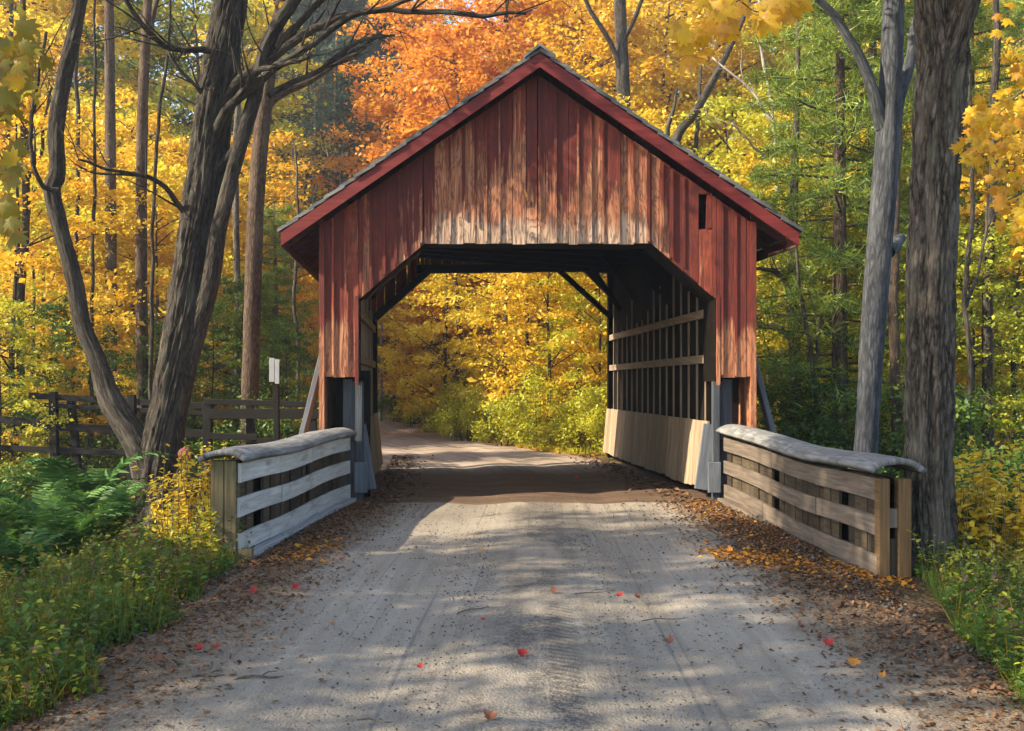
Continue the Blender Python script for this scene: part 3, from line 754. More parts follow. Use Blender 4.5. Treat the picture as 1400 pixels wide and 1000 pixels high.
# ------------------------------------------------------------------ approach railings
def railing(name, label, A, B, side, mats, sag, near_drop, capw, hole=False, inner_post_mat=None):
    """A near end, B far end on the road-side face; side = +1 when the road lies towards +x"""
    A = Vector((*A, 0)); B = Vector((*B, 0))
    root = thing(name, label, 'railing', A)
    L = (B - A).length; d = (B - A) / L; nrm = Vector((d.y, -d.x, 0)) * side     # towards the road
    def pt(t, out, z):     # t metres from near end; out metres towards the road
        k = t / L
        drop = -near_drop * (1 - k) ** 1.3 - sag * math.sin(PI * k) + 0.012 * math.sin(k * 9 + 1)
        bow = 0.05 * math.sin(PI * k) * -1
        q = d * t + nrm * (out + bow); return Vector((q.x, q.y, z + drop))
    def board(mb, t0, t1, o0, o1, z0, z1, n=10, w0=0.0):
        rings = []
        for i in range(n + 1):
            t = t0 + (t1 - t0) * i / n
            rings.append([pt(t, o0, z0), pt(t, o1, z0), pt(t, o1, z1), pt(t, o0, z1)])
        mb.strip(rings)
    # three rails, each in two or three lengths laid end to end
    for zi, (z0, z1) in enumerate(((0.06, 0.225), (0.375, 0.535), (0.665, 0.835))):
        mb = MB(); cuts = [0.0, L * random.uniform(0.28, 0.36), L * random.uniform(0.58, 0.68), L - 0.02]
        for a, b in zip(cuts, cuts[1:]):
            j = random.uniform(-0.006, 0.006)
            board(mb, a + 0.003, b - 0.003, -0.028 + j, 0.0 + j, z0 + random.uniform(-.006, .006), z1, 8)
        mb.build('rail_board', mats['rail'], root)
    # vertical boarding behind the rails
    mb = MB(); t = 0.03
    while t < L - 0.05:
        w = min(random.uniform(0.14, 0.24), L - t)
        j = random.uniform(-0.012, 0.012)
        if random.random() > 0.08:
            board(mb, t + 0.004, t + w - 0.004, -0.085 + j, -0.058 + j, 0.0, 0.84, 1)
        t += w
    mb.build('backing_boarding', mats['backing'], root)
    # outer skin on the other face
    mb = MB(); t = 0.03
    while t < L - 0.05:
        w = min(random.uniform(0.16, 0.24), L - t)
        board(mb, t + 0.003, t + w - 0.003, -0.27, -0.245, -0.25, 0.82, 1); t += w
    mb.build('outer_boarding', mats['backing'], root)
    # end posts
    if side > 0:
        mb = MB()
        for (a, b) in ((-0.245, -0.135), (-0.130, -0.03)):
            board(mb, -0.03, 0.09, a, b, -0.12, 0.86, 1)
        mb.build('end_post', mats['post'], root, bevel=0.006)
        mb = MB(); board(mb, -0.02, 0.07, -0.06, 0.10, -0.1, 0.10, 1); mb.build('post_foot', mats['post'], root)
    else:
        for (a, b) in ((-0.26, -0.155), (-0.085, 0.003)):
            mb = MB(); board(mb, -0.04, 0.07, a, b, -0.1, 0.84, 1); mb.build('end_post', mats['post'], root, bevel=0.006)
        mb = MB(); board(mb, -0.02, 0.03, -0.153, -0.087, 0.45, 0.60, 1); mb.build('end_block', mats['rail'], root)
        mb = MB(); board(mb, -0.012, 0.03, -0.24, 0.0, -0.1, 0.36, 1); mb.build('end_boarding', mats['backing'], root)
    for t in (L * 0.36, L * 0.70, L - 0.12):
        mb = MB(); board(mb, t - 0.05, t + 0.05, -0.24, -0.09, -0.3, 0.82, 1); mb.build('inner_post', mats['backing'], root)
    # kerb timber
    mb = MB(); board(mb, 0.05, L - 0.03, -0.03, 0.085, -0.12, 0.055, 10); mb.build('kerb_timber', mats['kerb'], root, bevel=0.01)
    # domed cap, rippled like old planking
    nl, nw = 90, 14; V = []; faces = []; UVs = []
    def capz(u, t):
        k = t / L
        lip = 0.0
        if hole and 0.20 < k < 0.50 and u < -0.05: lip = 0.075 * math.sin(PI * (k - 0.20) / 0.30) ** 1.3 * (1 - 0.4 * abs(u))
        z = lip + 0.885 + 0.075 * (1 - abs(u) ** 2.6) + 0.008 * mnoise.noise(Vector((t * 1.1, u * 1.5, side * 3))) + 0.003 * mnoise.noise(Vector((t * 5, u * 4, side)))
        return z
    for i in range(nl + 1):
        t = -0.10 + (L + 0.10) * i / nl
        for j in range(nw + 1):
            u = -1 + 2 * j / nw
            wob = 0.02 * mnoise.noise(Vector((t * 0.8, side * 7, 0)))
            V.append(tuple(pt(max(t, 0) if False else t, -0.125 + u * (capw / 2) + wob, capz(u, t))))
    for i in range(nl):
        for j in range(nw):
            if hole:
                kk = (i + 0.5) / nl; uu = -1 + 2 * (j + 0.5) / nw
                if 0.21 < kk < 0.49 and -0.15 < uu < 0.0: continue
            faces.append((i * (nw + 1) + j, i * (nw + 1) + j + 1, (i + 1) * (nw + 1) + j + 1, (i + 1) * (nw + 1) + j))
    me = bpy.data.meshes.new('cap'); me.from_pydata(V, [], faces)
    uv = me.uv_layers.new(name='UVMap')
    for lp in me.loops:
        i, j = divmod(lp.vertex_index, nw + 1)
        uv.data[lp.index].uv = (j * capw / nw + side * 3, i * L / nl)
    me.polygons.foreach_set('use_smooth', [True] * len(me.polygons)); me.update()
    o = link('cap', me, mats['cap'], root)
    m = o.modifiers.new('Solidify', 'SOLIDIFY'); m.thickness = 0.045; m.offset = -1
    return root
random.seed(5)
railing('wooden_railing', 'pale whitewashed three-board railing with domed grey cap beside the sign post', (-2.56, 8.95), (-2.42, 13.45), 1,
        dict(rail=M['white'], backing=M['backing'], post=M['post'], kerb=M['grey'], cap=M['cap']), 0.02, 0.02, 0.44)
railing('wooden_railing', 'brown three-board railing with domed grey cap running to the furrowed tree', (2.70, 8.25), (2.40, 13.45), -1,
        dict(rail=M['rail'], backing=M['backing'], post=M['ochre'], kerb=M['rail'], cap=M['cap']), 0.05, 0.09, 0.40)

# ------------------------------------------------------------------ sign, fences, seed ball
random.seed(9)
YS = 16.2; p = P(377, 490, YS); xs_ = p.x; zg = hgt(xs_, YS)
sg = thing('sign_post', 'narrow pale sign plate on dark wooden post behind the whitewashed railing', 'sign', (xs_, YS, zg))
mb = MB(); mb.bar((0.03, 0, -0.2), (0.0, 0, p.z - zg - 0.02), 0.085, 0.085, (0, 1, 0)); mb.build('post', M['fence'], sg, bevel=0.006)
zt = p.z - zg
mb = MB(); mb.box(-0.085, -0.006, -0.065, -0.050, zt - 0.37, zt); mb.box(0.006, 0.070, -0.065, -0.050, zt - 0.40, zt - 0.02); mb.build('sign_plate', M['sign'], sg, bevel=0.003)
mb = MB(); mb.box(-0.008, 0.008, -0.062, -0.043, zt - 0.38, zt - 0.005); mb.build('plate_rib', M['signrib'], sg)

def fence(label, pts, zt, posts, rails, extra=None):
    a = Vector(pts[0]); root = thing('wooden_fence', label, 'fence', (a.x, a.y, 0))
    for (x, y, h_, lean) in posts:
        mb = MB(); z = hgt(x, y)
        mb.bar((x - a.x + lean, y - a.y, z - 0.3), (x - a.x, y - a.y, h_), random.uniform(0.10, 0.14), 0.11, (0, 1, 0)); mb.build('post', M['fence'], root, bevel=0.008)
    for (p0, p1, h_) in rails:
        mb = MB(); mb.bar((p0[0] - a.x, p0[1] - a.y, p0[2]), (p1[0] - a.x, p1[1] - a.y, p1[2]), 0.05, h_, (0, 0, 1)); mb.build('rail', M['fence'], root, bevel=0.006)
    return root
yf = 17.2
def fp(px, py, y=yf): q = P(px, py, y); return (q.x, q.y, q.z)
fence('dark weathered rail fence behind the forked tree', [fp(30, 540), fp(240, 552)], 0,
      [(fp(73, 0)[0], yf, fp(0, 536)[2], 0.05), (fp(86, 0)[0], yf + 0.3, fp(0, 545)[2], 0.22), (fp(180, 0)[0], yf, fp(0, 540)[2], 0), (fp(-60, 0)[0], yf, fp(0, 530)[2], 0), (fp(240, 0)[0], yf, fp(0, 552)[2], 0)],
      [((*fp(40, 540)[:2], fp(0, 541)[2]), fp(292, 556), 0.10), (fp(42, 553), fp(292, 566), 0.07), (fp(-70, 566), fp(75, 582), 0.12), (fp(60, 583), fp(292, 594), 0.13), (fp(-70, 610), fp(243, 622), 0.10), (fp(-70, 640), fp(243, 648), 0.09)])
fence('low dark rail fence reaching the bridge beside the sign', [fp(283, 548, 16.6), fp(440, 556, 16.6)], 0,
      [(fp(284, 0, 16.6)[0], 16.6, fp(0, 548, 16.6)[2], 0), (fp(340, 0, 16.6)[0], 16.7, fp(0, 553, 16.6)[2], 0), (fp(428, 0, 16.6)[0], 16.6, fp(0, 550, 16.6)[2], 0)],
      [(fp(280, 549, 16.55), fp(440, 554, 16.55), 0.09), (fp(284, 566, 16.55), fp(440, 566, 16.55), 0.16), (fp(284, 596, 16.55), fp(352, 598, 16.55), 0.10), (fp(352, 603, 16.55), fp(440, 604, 16.55), 0.08)])
q = P(253, 621, 10.0); g0 = P(236, 668, 10.0)
sb = thing('seed_ball', 'round red-brown seed ball on thin curved stalk left of the whitewashed railing', 'seed head', (g0.x, g0.y, hgt(g0.x, g0.y)))
mb = MB(); d0 = Vector((g0.x, g0.y, hgt(g0.x, g0.y)))
tube(mb, [(0, 0, -0.05, 0.006), (*(P(240, 655, 10) - d0), 0.005), (*(P(247, 638, 10) - d0), 0.004), (*(q - d0), 0.004)], 6, 0.05); mb.build('stalk', M['stalk'], sb, True)
mb = MB(); c = q - d0; n1, n2, r0 = 20, 14, 0.066
rings = []
for i in range(1, n2):
    th = PI * i / n2
    rings.append([(c.x + r0 * math.sin(th) * math.cos(2 * PI * j / n1) * (1 + .06 * mnoise.noise(Vector((i * .9, j * 1.1, 0)))), c.y + r0 * math.sin(th) * math.sin(2 * PI * j / n1), c.z + r0 * 0.95 * math.cos(th)) for j in range(n1)])
mb.strip(rings); mb.build('ball', M['ball'], sb, True)

# ------------------------------------------------------------------ near trees, traced stem by stem
def stem(pts, Y, base=None, dy=0.0):
    out = []
    n = len(pts)
    for i, (px, py, w) in enumerate(pts):
        y = Y + dy * i / max(1, n - 1)
        q = P(px, py, y); out.append((q.x, q.y, q.z, w * 0.5 * Y / F))
    return out
def limb(mb, path, nseg, step, seed, kink=0.07, twigs=6, tl=0.9):
    """a crooked bough with side twigs and twiglets"""
    tube(mb, path, nseg, step, 0, seed, 0.12, 0, kink)
    rs = random.Random(seed); pts = catmull(path, 0.15)
    for _ in range(twigs):
        i = rs.randrange(len(pts) // 4, len(pts)); p = pts[i]; a = pts[max(0, i - 2)]
        d = Vector(p[:3]) - Vector(a[:3]); d = d.normalized() if d.length > 1e-5 else Vector((0, 0, 1))
        o = Vector((rs.gauss(0, 1), rs.gauss(0, .6), rs.gauss(0.35, .8))).normalized()
        d = (d + o * 0.9).normalized(); L = tl * rs.uniform(.4, 1.2); r = min(float(p[3]) * 0.5, 0.018)
        q0 = Vector(p[:3]); q1 = q0 + d * L * .5 + Vector((0, 0, rs.uniform(-.06, .08))); q2 = q1 + (d + Vector((rs.gauss(0, .3), 0, rs.uniform(0, .5)))).normalized() * L * .5
        tube(mb, [(*q0, r), (*q1, r * .6), (*q2, r * .2)], 5, .12, 0, seed, 0, 0, kink * .5)
        for _k in range(2):
            f = rs.uniform(.3, .9); m = q0.lerp(q2, f); e = m + (d + Vector((rs.gauss(0, .8), rs.gauss(0, .5), rs.gauss(.3, .6)))).normalized() * L * .35
            tube(mb, [(*m, r * .45), (*((m + e) / 2 + Vector((0, 0, .02))), r * .3), (*e, r * .1)], 4, .2, 0, seed, 0)
def rel(path, o): return [(a - o[0], b - o[1], c - o[2], r) for a, b, c, r in path]

def crown_pts(rng, centers, rad, thick, n, tilt=0.55):
    """leaf sprays: flattened clusters round the given centres"""
    c = np.asarray(centers, float); k = len(c)
    idx = rng.integers(0, k, n)
    rr = np.broadcast_to(np.asarray(rad, float), (k,))[idx]
    a = rng.uniform(0, 2 * PI, n); u = np.sqrt(rng.uniform(0, 1, n)) * rr * (0.75 + 0.25 * rng.normal(size=n))
    p = c[idx].copy(); p[:, 0] += np.cos(a) * u; p[:, 1] += np.sin(a) * u
    p[:, 2] += rng.normal(size=n) * thick - 0.10 * u
    nr = rng.normal(size=(n, 3)) * tilt; nr[:, 2] += 1.0
    return p, nr

random.seed(3)
# A: big forked tree on the left
YL = 14.3; bx = P(208, 700, YL); base = (bx.x, bx.y, hgt(bx.x, bx.y))
t = thing('forked_tree', 'large dark grey tree forking low into long stems behind the whitewashed railing', 'tree', base)
mb = MB()
tube(mb, rel(stem([(212, 712, 70), (214, 670, 62), (220, 615, 52), (230, 560, 48), (245, 480, 50), (261, 380, 51), (279, 260, 51), (297, 120, 47), (314, 10, 44), (338, -150, 42), (360, -330, 32), (372, -520, 14)], YL), base), 110, 0.05, 0.042, 2.3, 0.08, 0.5)
tube(mb, rel(stem([(240, 570, 30), (258, 490, 28), (284, 400, 25), (300, 310, 22), (325, 210, 19), (346, 140, 18), (366, 60, 18), (402, 0, 16), (450, -70, 13), (500, -190, 9)], YL, 0, -0.5), base), 36, 0.06, 0.014, 5.1, 0.07)
tube(mb, rel(stem([(210, 665, 52), (190, 610, 40), (152, 548, 33), (134, 495, 24), (112, 440, 23), (102, 385, 22), (86, 325, 21), (71, 262, 22), (79, 235, 22), (77, 170, 21), (90, 95, 20), (108, 10, 19), (120, -120, 17), (140, -260, 10)], YL, 0, 0.5), base), 44, 0.06, 0.016, 8.7, 0.08)
mb.build('trunk', M['bark_dark'], t, True)
mb = MB()
for br in ([(298, 165, 18), (318, 128, 15), (345, 98, 13), (420, 46, 11), (480, 22, 9), (560, 18, 7), (640, 22, 6), (720, 18, 4)],
           [(286, 210, 16), (302, 170, 14), (318, 140, 12), (360, 108, 12), (410, 70, 10), (470, 30, 8), (520, 10, 7), (600, -10, 5)],
           [(285, 250, 16), (305, 226, 14), (330, 196, 13), (352, 110, 12), (388, 60, 10), (430, 10, 8), (480, -50, 5)],
           [(300, 180, 10), (322, 145, 9), (350, 100, 8), (380, 88, 6), (420, 78, 4)],
           [(368, 132, 9), (400, 110, 8), (440, 95, 7), (490, 60, 6), (540, 48, 3)],
           [(268, 310, 9), (250, 286, 8), (235, 262, 7), (200, 240, 6), (150, 230, 4), (108, 220, 3)],
           [(305, 72, 10), (285, 70, 9), (240, 66, 8), (212, 50, 7), (180, 15, 6), (160, -30, 4)],
           [(292, 150, 6), (275, 128, 5), (255, 100, 5), (232, 64, 4)],
           [(80, 260, 8), (60, 255, 7), (45, 205, 6), (50, 120, 5), (60, 40, 4)],
           ):
    limb(mb, rel(stem(br, YL, 0, random.uniform(-1.5, 0.8)), base), 8, 0.08, random.randint(0, 99), 0.06, 7, 1.0)
mb.build('branches', M['bark_dark'], t, True)
rng = np.random.default_rng(4)
cs = [P(px, py, YL + rng.uniform(-3, 3)) for px, py in zip(rng.uniform(-60, 420, 70), rng.uniform(-560, -100, 70))]
p3, n3 = crown_pts(rng, np.array(cs) - np.array(base), 0.9, 0.12, 9000); me = leaves('crown', p3, n3, rng.uniform(.09, .15, 9000), rng); link('crown', me, M['leaf_gold'], t)

def simple_tree(name, label, cat, Y, stems, bark, seg=14, furrow=0.0, crown=None, mat=None, group=None, flare=0.0, step=0.1):
    x0, y0, w0 = stems[0][0]; b0 = P(x0, y0, Y); z0 = hgt(b0.x, Y); base = (b0.x, Y, min(z0, b0.z))
    t = thing(name, label, cat, base, group)
    mb = MB()
    for i, s in enumerate(stems):
        path = stem(s, Y, 0, 0 if i == 0 else random.uniform(-1.2, 1.2))
        if i == 0 and path[0][2] > z0: path = [(path[0][0] - (path[1][0] - path[0][0]) * 0.2, Y, z0 - 0.15, path[0][3] * 1.1)] + path
        if i == 0 or path[0][3] > 0.07: tube(mb, rel(path, base), seg if i == 0 else max(8, seg // 2), step, furrow if i == 0 else furrow * 0.5, random.random() * 20, 0.07, flare if i == 0 else 0, 0.03 if path[0][3] < .12 else 0.0)
        else: limb(mb, rel(path, base), 7, 0.12, random.randint(0, 999), 0.07, 5, 0.9)
    mb.build('trunk', bark, t, True)
    if crown:
        (x0, x1, z0c, z1c, n, size, rad) = crown
        r = np.random.default_rng(int(abs(b0.x) * 100) + n)
        k = max(6, n // 130)
        cs = np.array([P(a, b, Y + r.uniform(-1.8, 1.8)) for a, b in zip(r.uniform(x0, x1, k), r.uniform(z0c, z1c, k))]) - np.array(base)
        p3, n3 = crown_pts(r, cs, rad, 0.10, n); link('crown', leaves('crown', p3, n3, r.uniform(size * .7, size * 1.3, n), r), mat, t)
    return t

# B: furrowed tree at the right railing end
simple_tree('furrowed_tree', 'thick furrowed grey-brown tree beside the near end of the brown railing', 'tree', 8.6,
            [[(1274, 812, 70), (1272, 740, 64), (1270, 620, 63), (1271, 480, 63), (1275, 320, 62), (1282, 180, 63), (1288, 80, 68), (1280, 0, 58), (1268, -120, 50), (1250, -330, 44), (1240, -560, 22)],
             [(1288, 110, 50), (1310, 40, 36), (1330, -20, 31), (1365, -110, 28), (1420, -260, 20)]], M['bark_grey'], 130, 0.036,
            (1080, 1520, -620, -150, 7000, 0.10, 0.6), M['leaf_yellow'], None, 0.25, 0.035)
# C: blue-grey leaning tree behind the brown railing
simple_tree('leaning_tree', 'smooth blue-grey leaning tree with a raised side limb behind the brown railing', 'tree', 12.4,
            [[(1178, 660, 35), (1184, 610, 33), (1192, 470, 33), (1202, 340, 35), (1211, 230, 33), (1217, 130, 31), (1221, 0, 28), (1226, -140, 24), (1235, -400, 12)],
             [(1206, 175, 22), (1196, 135, 17), (1178, 85, 14), (1150, 35, 12), (1118, -2, 9), (1085, -40, 6)],
             [(1218, 200, 22), (1230, 130, 18), (1242, 85, 16), (1256, 20, 14), (1280, -60, 10)],
             [(1214, 345, 20), (1226, 334, 17), (1232, 326, 15)]], M['bark_blue'], 26, 0.006,
            (1020, 1340, -420, -70, 4200, 0.11, 0.7), M['leaf_lime'], None, 0.15, 0.06)
# D: brown double tree left behind
simple_tree('brown_tree', 'brown slender tree standing just right of the big forked tree', 'tree', 18.0,
            [[(340, 600, 24), (345, 420, 23), (350, 280, 22), (358, 180, 22), (366, 110, 20), (380, 30, 18), (398, -60, 14), (420, -250, 7)],
             [(362, 150, 14), (380, 132, 12), (420, 112, 9), (455, 90, 7), (500, 65, 4)],
             [(372, 80, 10), (400, 40, 9), (440, 5, 7), (500, -30, 4)]], M['bark_brown'], 14, 0.006,
            (270, 560, -260, -20, 2600, 0.13, 0.8), M['leaf_gold'])
for i, (nm, lab, Y, st, bk) in enumerate([
    ('slender_tree', 'straight brown trunk among yellow leaves left of the forked tree', 20.5, [[(196, 620, 17), (194, 450, 16), (193, 290, 16), (195, 150, 15), (200, 40, 13), (206, -90, 10), (212, -300, 5)], [(198, 60, 9), (210, 20, 8), (224, -40, 5)]], M['bark_brown']),
    ('slender_tree', 'short dark trunk farthest left among yellow leaves', 24.0, [[(152, 600, 17), (152, 420, 16), (151, 250, 15), (150, 100, 14), (149, -30, 12), (148, -250, 5)]], M['bark_brown']),
    ('sapling', 'thin dark sapling between two brown trunks on the left', 17.5, [[(206, 610, 6), (208, 420, 6), (210, 270, 5), (218, 150, 5), (230, 60, 4), (236, -60, 3)]], M['bark_dark']),
    ('sapling', 'thin vertical sapling beside the leftmost stem of the forked tree', 18.5, [[(124, 620, 6), (126, 420, 5), (128, 240, 5), (130, 100, 4), (130, -40, 3)]], M['bark_dark']),
    ('slender_tree', 'dark trunk rising behind the right slope of the bridge roof', 31.0, [[(862, 560, 21), (858, 350, 20), (853, 150, 19), (848, 20, 17), (845, -120, 14), (845, -300, 6)], [(852, 110, 8), (835, 60, 7), (805, 10, 6), (790, -40, 4)], [(850, 60, 7), (870, 20, 6), (890, -30, 4)]], M['bark_dark']),
    ('curved_tree', 'dark branching tree leaning over the right roof slope', 27.0, [[(905, 560, 14), (908, 330, 14), (922, 200, 13), (950, 155, 11), (975, 110, 10), (998, 65, 8), (1020, 15, 6), (1040, -60, 4)], [(915, 240, 8), (912, 190, 7), (920, 150, 5), (925, 120, 3)], [(925, 290, 9), (945, 235, 7), (965, 215, 5), (985, 195, 4)], [(950, 240, 7), (955, 160, 6), (958, 90, 4)]], M['bark_dark']),
    ('birch_tree', 'thin pale birch trunk between the roof and the pine', 25.0, [[(1066, 600, 6), (1068, 450, 6), (1064, 300, 6), (1058, 190, 5), (1050, 120, 5), (1040, 60, 4), (1038, -20, 4), (1036, -160, 2)], [(1055, 165, 5), (1030, 130, 4), (990, 95, 3), (975, 80, 2)], [(1062, 230, 4), (1030, 200, 3), (1000, 170, 2)], [(1064, 290, 4), (1040, 330, 3), (1010, 300, 3), (995, 260, 2)]], M['bark_pale']),
    ('slender_tree', 'grey trunk with reaching bare boughs right of the bridge', 20.0, [[(1090, 620, 17), (1087, 500, 16), (1085, 420, 15), (1084, 350, 14), (1086, 250, 11), (1090, 120, 8), (1092, -20, 5)], [(1084, 400, 8), (1064, 375, 7), (1040, 368, 5), (1015, 372, 3)], [(1085, 350, 7), (1072, 330, 6), (1050, 335, 4)], [(1087, 470, 7), (1060, 450, 6), (1035, 445, 4)], [(1084, 330, 6), (1100, 300, 5), (1125, 280, 3)], [(1087, 450, 6), (1110, 440, 4), (1140, 455, 3)]], M['bark_grey']),
    ('sapling', 'thin leaning sapling between the brace and the blue-grey tree', 18.2, [[(1128, 640, 8), (1118, 560, 7), (1108, 480, 7), (1098, 420, 6), (1092, 380, 5), (1086, 300, 3)], [(1112, 510, 5), (1118, 470, 4), (1124, 440, 3)]], M['bark_grey']),
    ('slender_tree', 'brown trunk between the two large right trees', 16.5, [[(1226, 640, 16), (1224, 500, 15), (1222, 400, 14), (1226, 250, 12), (1232, 100, 9), (1236, -60, 6)]], M['bark_brown']),
    ('slender_tree', 'dark trunk at the right edge among golden leaves', 17.0, [[(1352, 650, 15), (1350, 500, 14), (1352, 350, 14), (1358, 200, 12), (1362, 60, 10), (1366, -100, 6)]], M['bark_dark']),
    ('slender_tree', 'slim dark trunk seen through the bridge above yellow leaves', 29.0, [[(724, 640, 7), (722, 520, 6), (720, 420, 6), (722, 320, 5), (726, 200, 4)]], M['bark_dark']),
    ('slender_tree', 'dark leaning stem beside the road beyond the bridge', 31.0, [[(646, 612, 9), (640, 560, 8), (634, 500, 8), (626, 430, 7), (620, 340, 5), (616, 200, 4)]], M['bark_brown']),
    ('sapling', 'slim dark stem between the leftmost stem and the farthest left trunk', 21.5, [[(100, 600, 7), (102, 400, 6), (107, 220, 6), (104, 80, 5), (106, -80, 4)]], M['bark_dark']),
    ('slender_tree', 'dark trunk at the far left behind the olive leaves', 19.0, [[(30, 620, 11), (28, 450, 10), (36, 280, 10), (30, 120, 9), (34, -60, 7)], [(34, 250, 6), (55, 200, 5), (70, 120, 3)]], M['bark_dark']),
    ('slender_tree', 'grey trunk just left of the fork of the brown slender tree', 23.5, [[(322, 600, 10), (325, 420, 9), (322, 240, 9), (326, 100, 8), (322, -60, 6)]], M['bark_grey']),
    ('sapling', 'slim grey stem beside the eave left of the bridge', 22.0, [[(404, 590, 6), (408, 480, 5), (402, 400, 5), (408, 320, 4), (404, 200, 3)]], M['bark_grey']),
    ('sapling', 'slim forked stem right of the furrowed tree', 15.5, [[(1322, 640, 8), (1326, 520, 7), (1320, 400, 7), (1330, 260, 6), (1326, 100, 4)], [(1321, 420, 5), (1345, 330, 4), (1352, 250, 3)]], M['bark_dark']),
    ('birch_tree', 'pale straight birch trunk seen through the bridge opening', 36.0, [[(664, 590, 6), (663, 520, 5), (661, 440, 5), (660, 330, 4), (660, 200, 3)]], M['bark_pale']),
    ]):
    simple_tree(nm, lab, 'tree', Y, st, bk, 10, 0.003)

# ------------------------------------------------------------------ tree kinds for the wood
def make_maple(name, label, cat, H, zlo, R, nspray, nleaf, lsize, srad, bark, leafmat, seed, trunk_r=0.12, thick=0.09, tilt=0.6):
    rng = np.random.default_rng(seed); rs = random.Random(seed)
    t = thing(name, label, cat)
    mb = MB()
    lean = [(0, 0, -0.4, trunk_r * 1.25)]
    for i in range(1, 7):
        k = i / 6; lean.append((rs.uniform(-.15, .15) * k * H * .12, rs.uniform(-.15, .15) * k * H * .12, H * k * 0.97, trunk_r * (1 - 0.85 * k)))
    tube(mb, lean, 9, H / 14, 0, seed, 0.08)
    cs = []; rads = []
    for i in range(nspray):
        k = (i + rs.random()) / nspray
        z = zlo + (H - zlo) * k
        prof = (math.sin(PI * (0.14 + 0.80 * k)) ** 0.7) * R
        a = i * 2.399 + rs.uniform(-.5, .5); r = prof * rs.uniform(0.3, 1.0)
        c = (math.cos(a) * r, math.sin(a) * r, z)
        cs.append(c); rads.append(srad * rs.uniform(0.6, 1.25))
        if i % 3 == 0:
            zt = max(zlo * 0.5, z - r * rs.uniform(0.15, 0.6))
            tube(mb, [(0, 0, zt, trunk_r * 0.28), (c[0] * .5, c[1] * .5, (zt + z) / 2 + 0.1, trunk_r * 0.18), (*c, trunk_r * 0.06)], 5, 1.0, 0, seed, 0)
    mb.build('trunk', bark, t, True)
    p3, n3 = crown_pts(rng, cs, rads, thick, nleaf, tilt)
    link('crown', leaves('crown', p3, n3, lsize * np.exp(rng.normal(-.28, .42, nleaf)), rng), leafmat, t)
    return t
def make_pine(name, label, H, R, seed, nb=60, tuft=26, z0=0.12):
    rng = np.random.default_rng(seed); rs = random.Random(seed)
    t = thing(name, label, 'pine tree'); mb = MB()
    tube(mb, [(0, 0, -0.4, .17), (0.03, 0, H * .3, .14), (0, .04, H * .7, .08), (0, 0, H, .015)], 10, 0.6, 0, seed, .06)
    Pn, Nn, Al, Sz = [], [], [], []
    for i in range(nb):
        k = (i + rs.random()) / nb; z = H * (z0 + (0.98 - z0) * k)
        L = R * (1 - 0.8 * k) * rs.uniform(0.65, 1.1) + 0.25; a = i * 2.399 + rs.uniform(-.4, .4)
        d = np.array((math.cos(a), math.sin(a), 0)); sd = np.array((-d[1], d[0], 0)); rise = rs.uniform(-0.12, 0.2)
        end = d * L + np.array((0, 0, z + rise * L))
        tube(mb, [(0, 0, z, .03), (*(d * L * .5 + np.array((0, 0, z + rise * L * .2))), .018), (*end, .004)], 5, 0.8, 0, seed, 0)
        for j in range(tuft):
            s = (j + rs.random()) / tuft; s = 0.2 + 0.8 * s
            side = rs.uniform(-1, 1) * L * 0.42 * (1.15 - s) ; c = d * L * s + sd * side + np.array((0, 0, z + rise * L * s * s + rs.gauss(0, .04) - 0.05 * abs(side)))
            m = 16
            dirs = d * 0.6 + sd * (0.8 * np.sign(side)) + rng.normal(size=(m, 3)) * 0.7; dirs[:, 2] += 0.25
            Pn.append(np.repeat(c[None], m, 0) + rng.normal(size=(m, 3)) * 0.06); Al.append(dirs); Nn.append(rng.normal(size=(m, 3))); Sz.append(rng.uniform(.14, .26, m))
    mb.build('trunk', M['bark_brown'], t, True)
    Pn = np.concatenate(Pn); S = np.concatenate(Sz)
    link('crown', leaves('crown', Pn, np.concatenate(Nn), S, rng, BLADE, BLADE_F, np.concatenate(Al), 0.022), M['leaf_pine'], t)
    return t
def make_bush(name, label, H, R, n, lsize, leafmat, seed, stems=6):
    rng = np.random.default_rng(seed); rs = random.Random(seed); t = thing(name, label, 'bush'); mb = MB(); cs = []
    for i in range(stems * 4):
        a = rs.uniform(0, 6.28); r = R * math.sqrt(rs.random()); h = H * (0.25 + 0.75 * rs.random()) * (1 - 0.35 * (r / R) ** 2)
        c = (math.cos(a) * r, math.sin(a) * r, h); cs.append(c)
        if i % 2 == 0: tube(mb, [(c[0] * .15, c[1] * .15, -.15, .014), (c[0] * .5, c[1] * .5, h * .6, .009), (*c, .003)], 5, .4, 0, seed, 0)
    mb.build('stem', M['bark_brown'], t, True)
    p3, n3 = crown_pts(rng, cs, R * .36, H * .07, n, 0.7); p3[:, 2] = np.maximum(p3[:, 2], 0.03)
    link('foliage', leaves('foliage', p3, n3, rng.uniform(lsize * .6, lsize * 1.3, n), rng), leafmat, t)
    return t

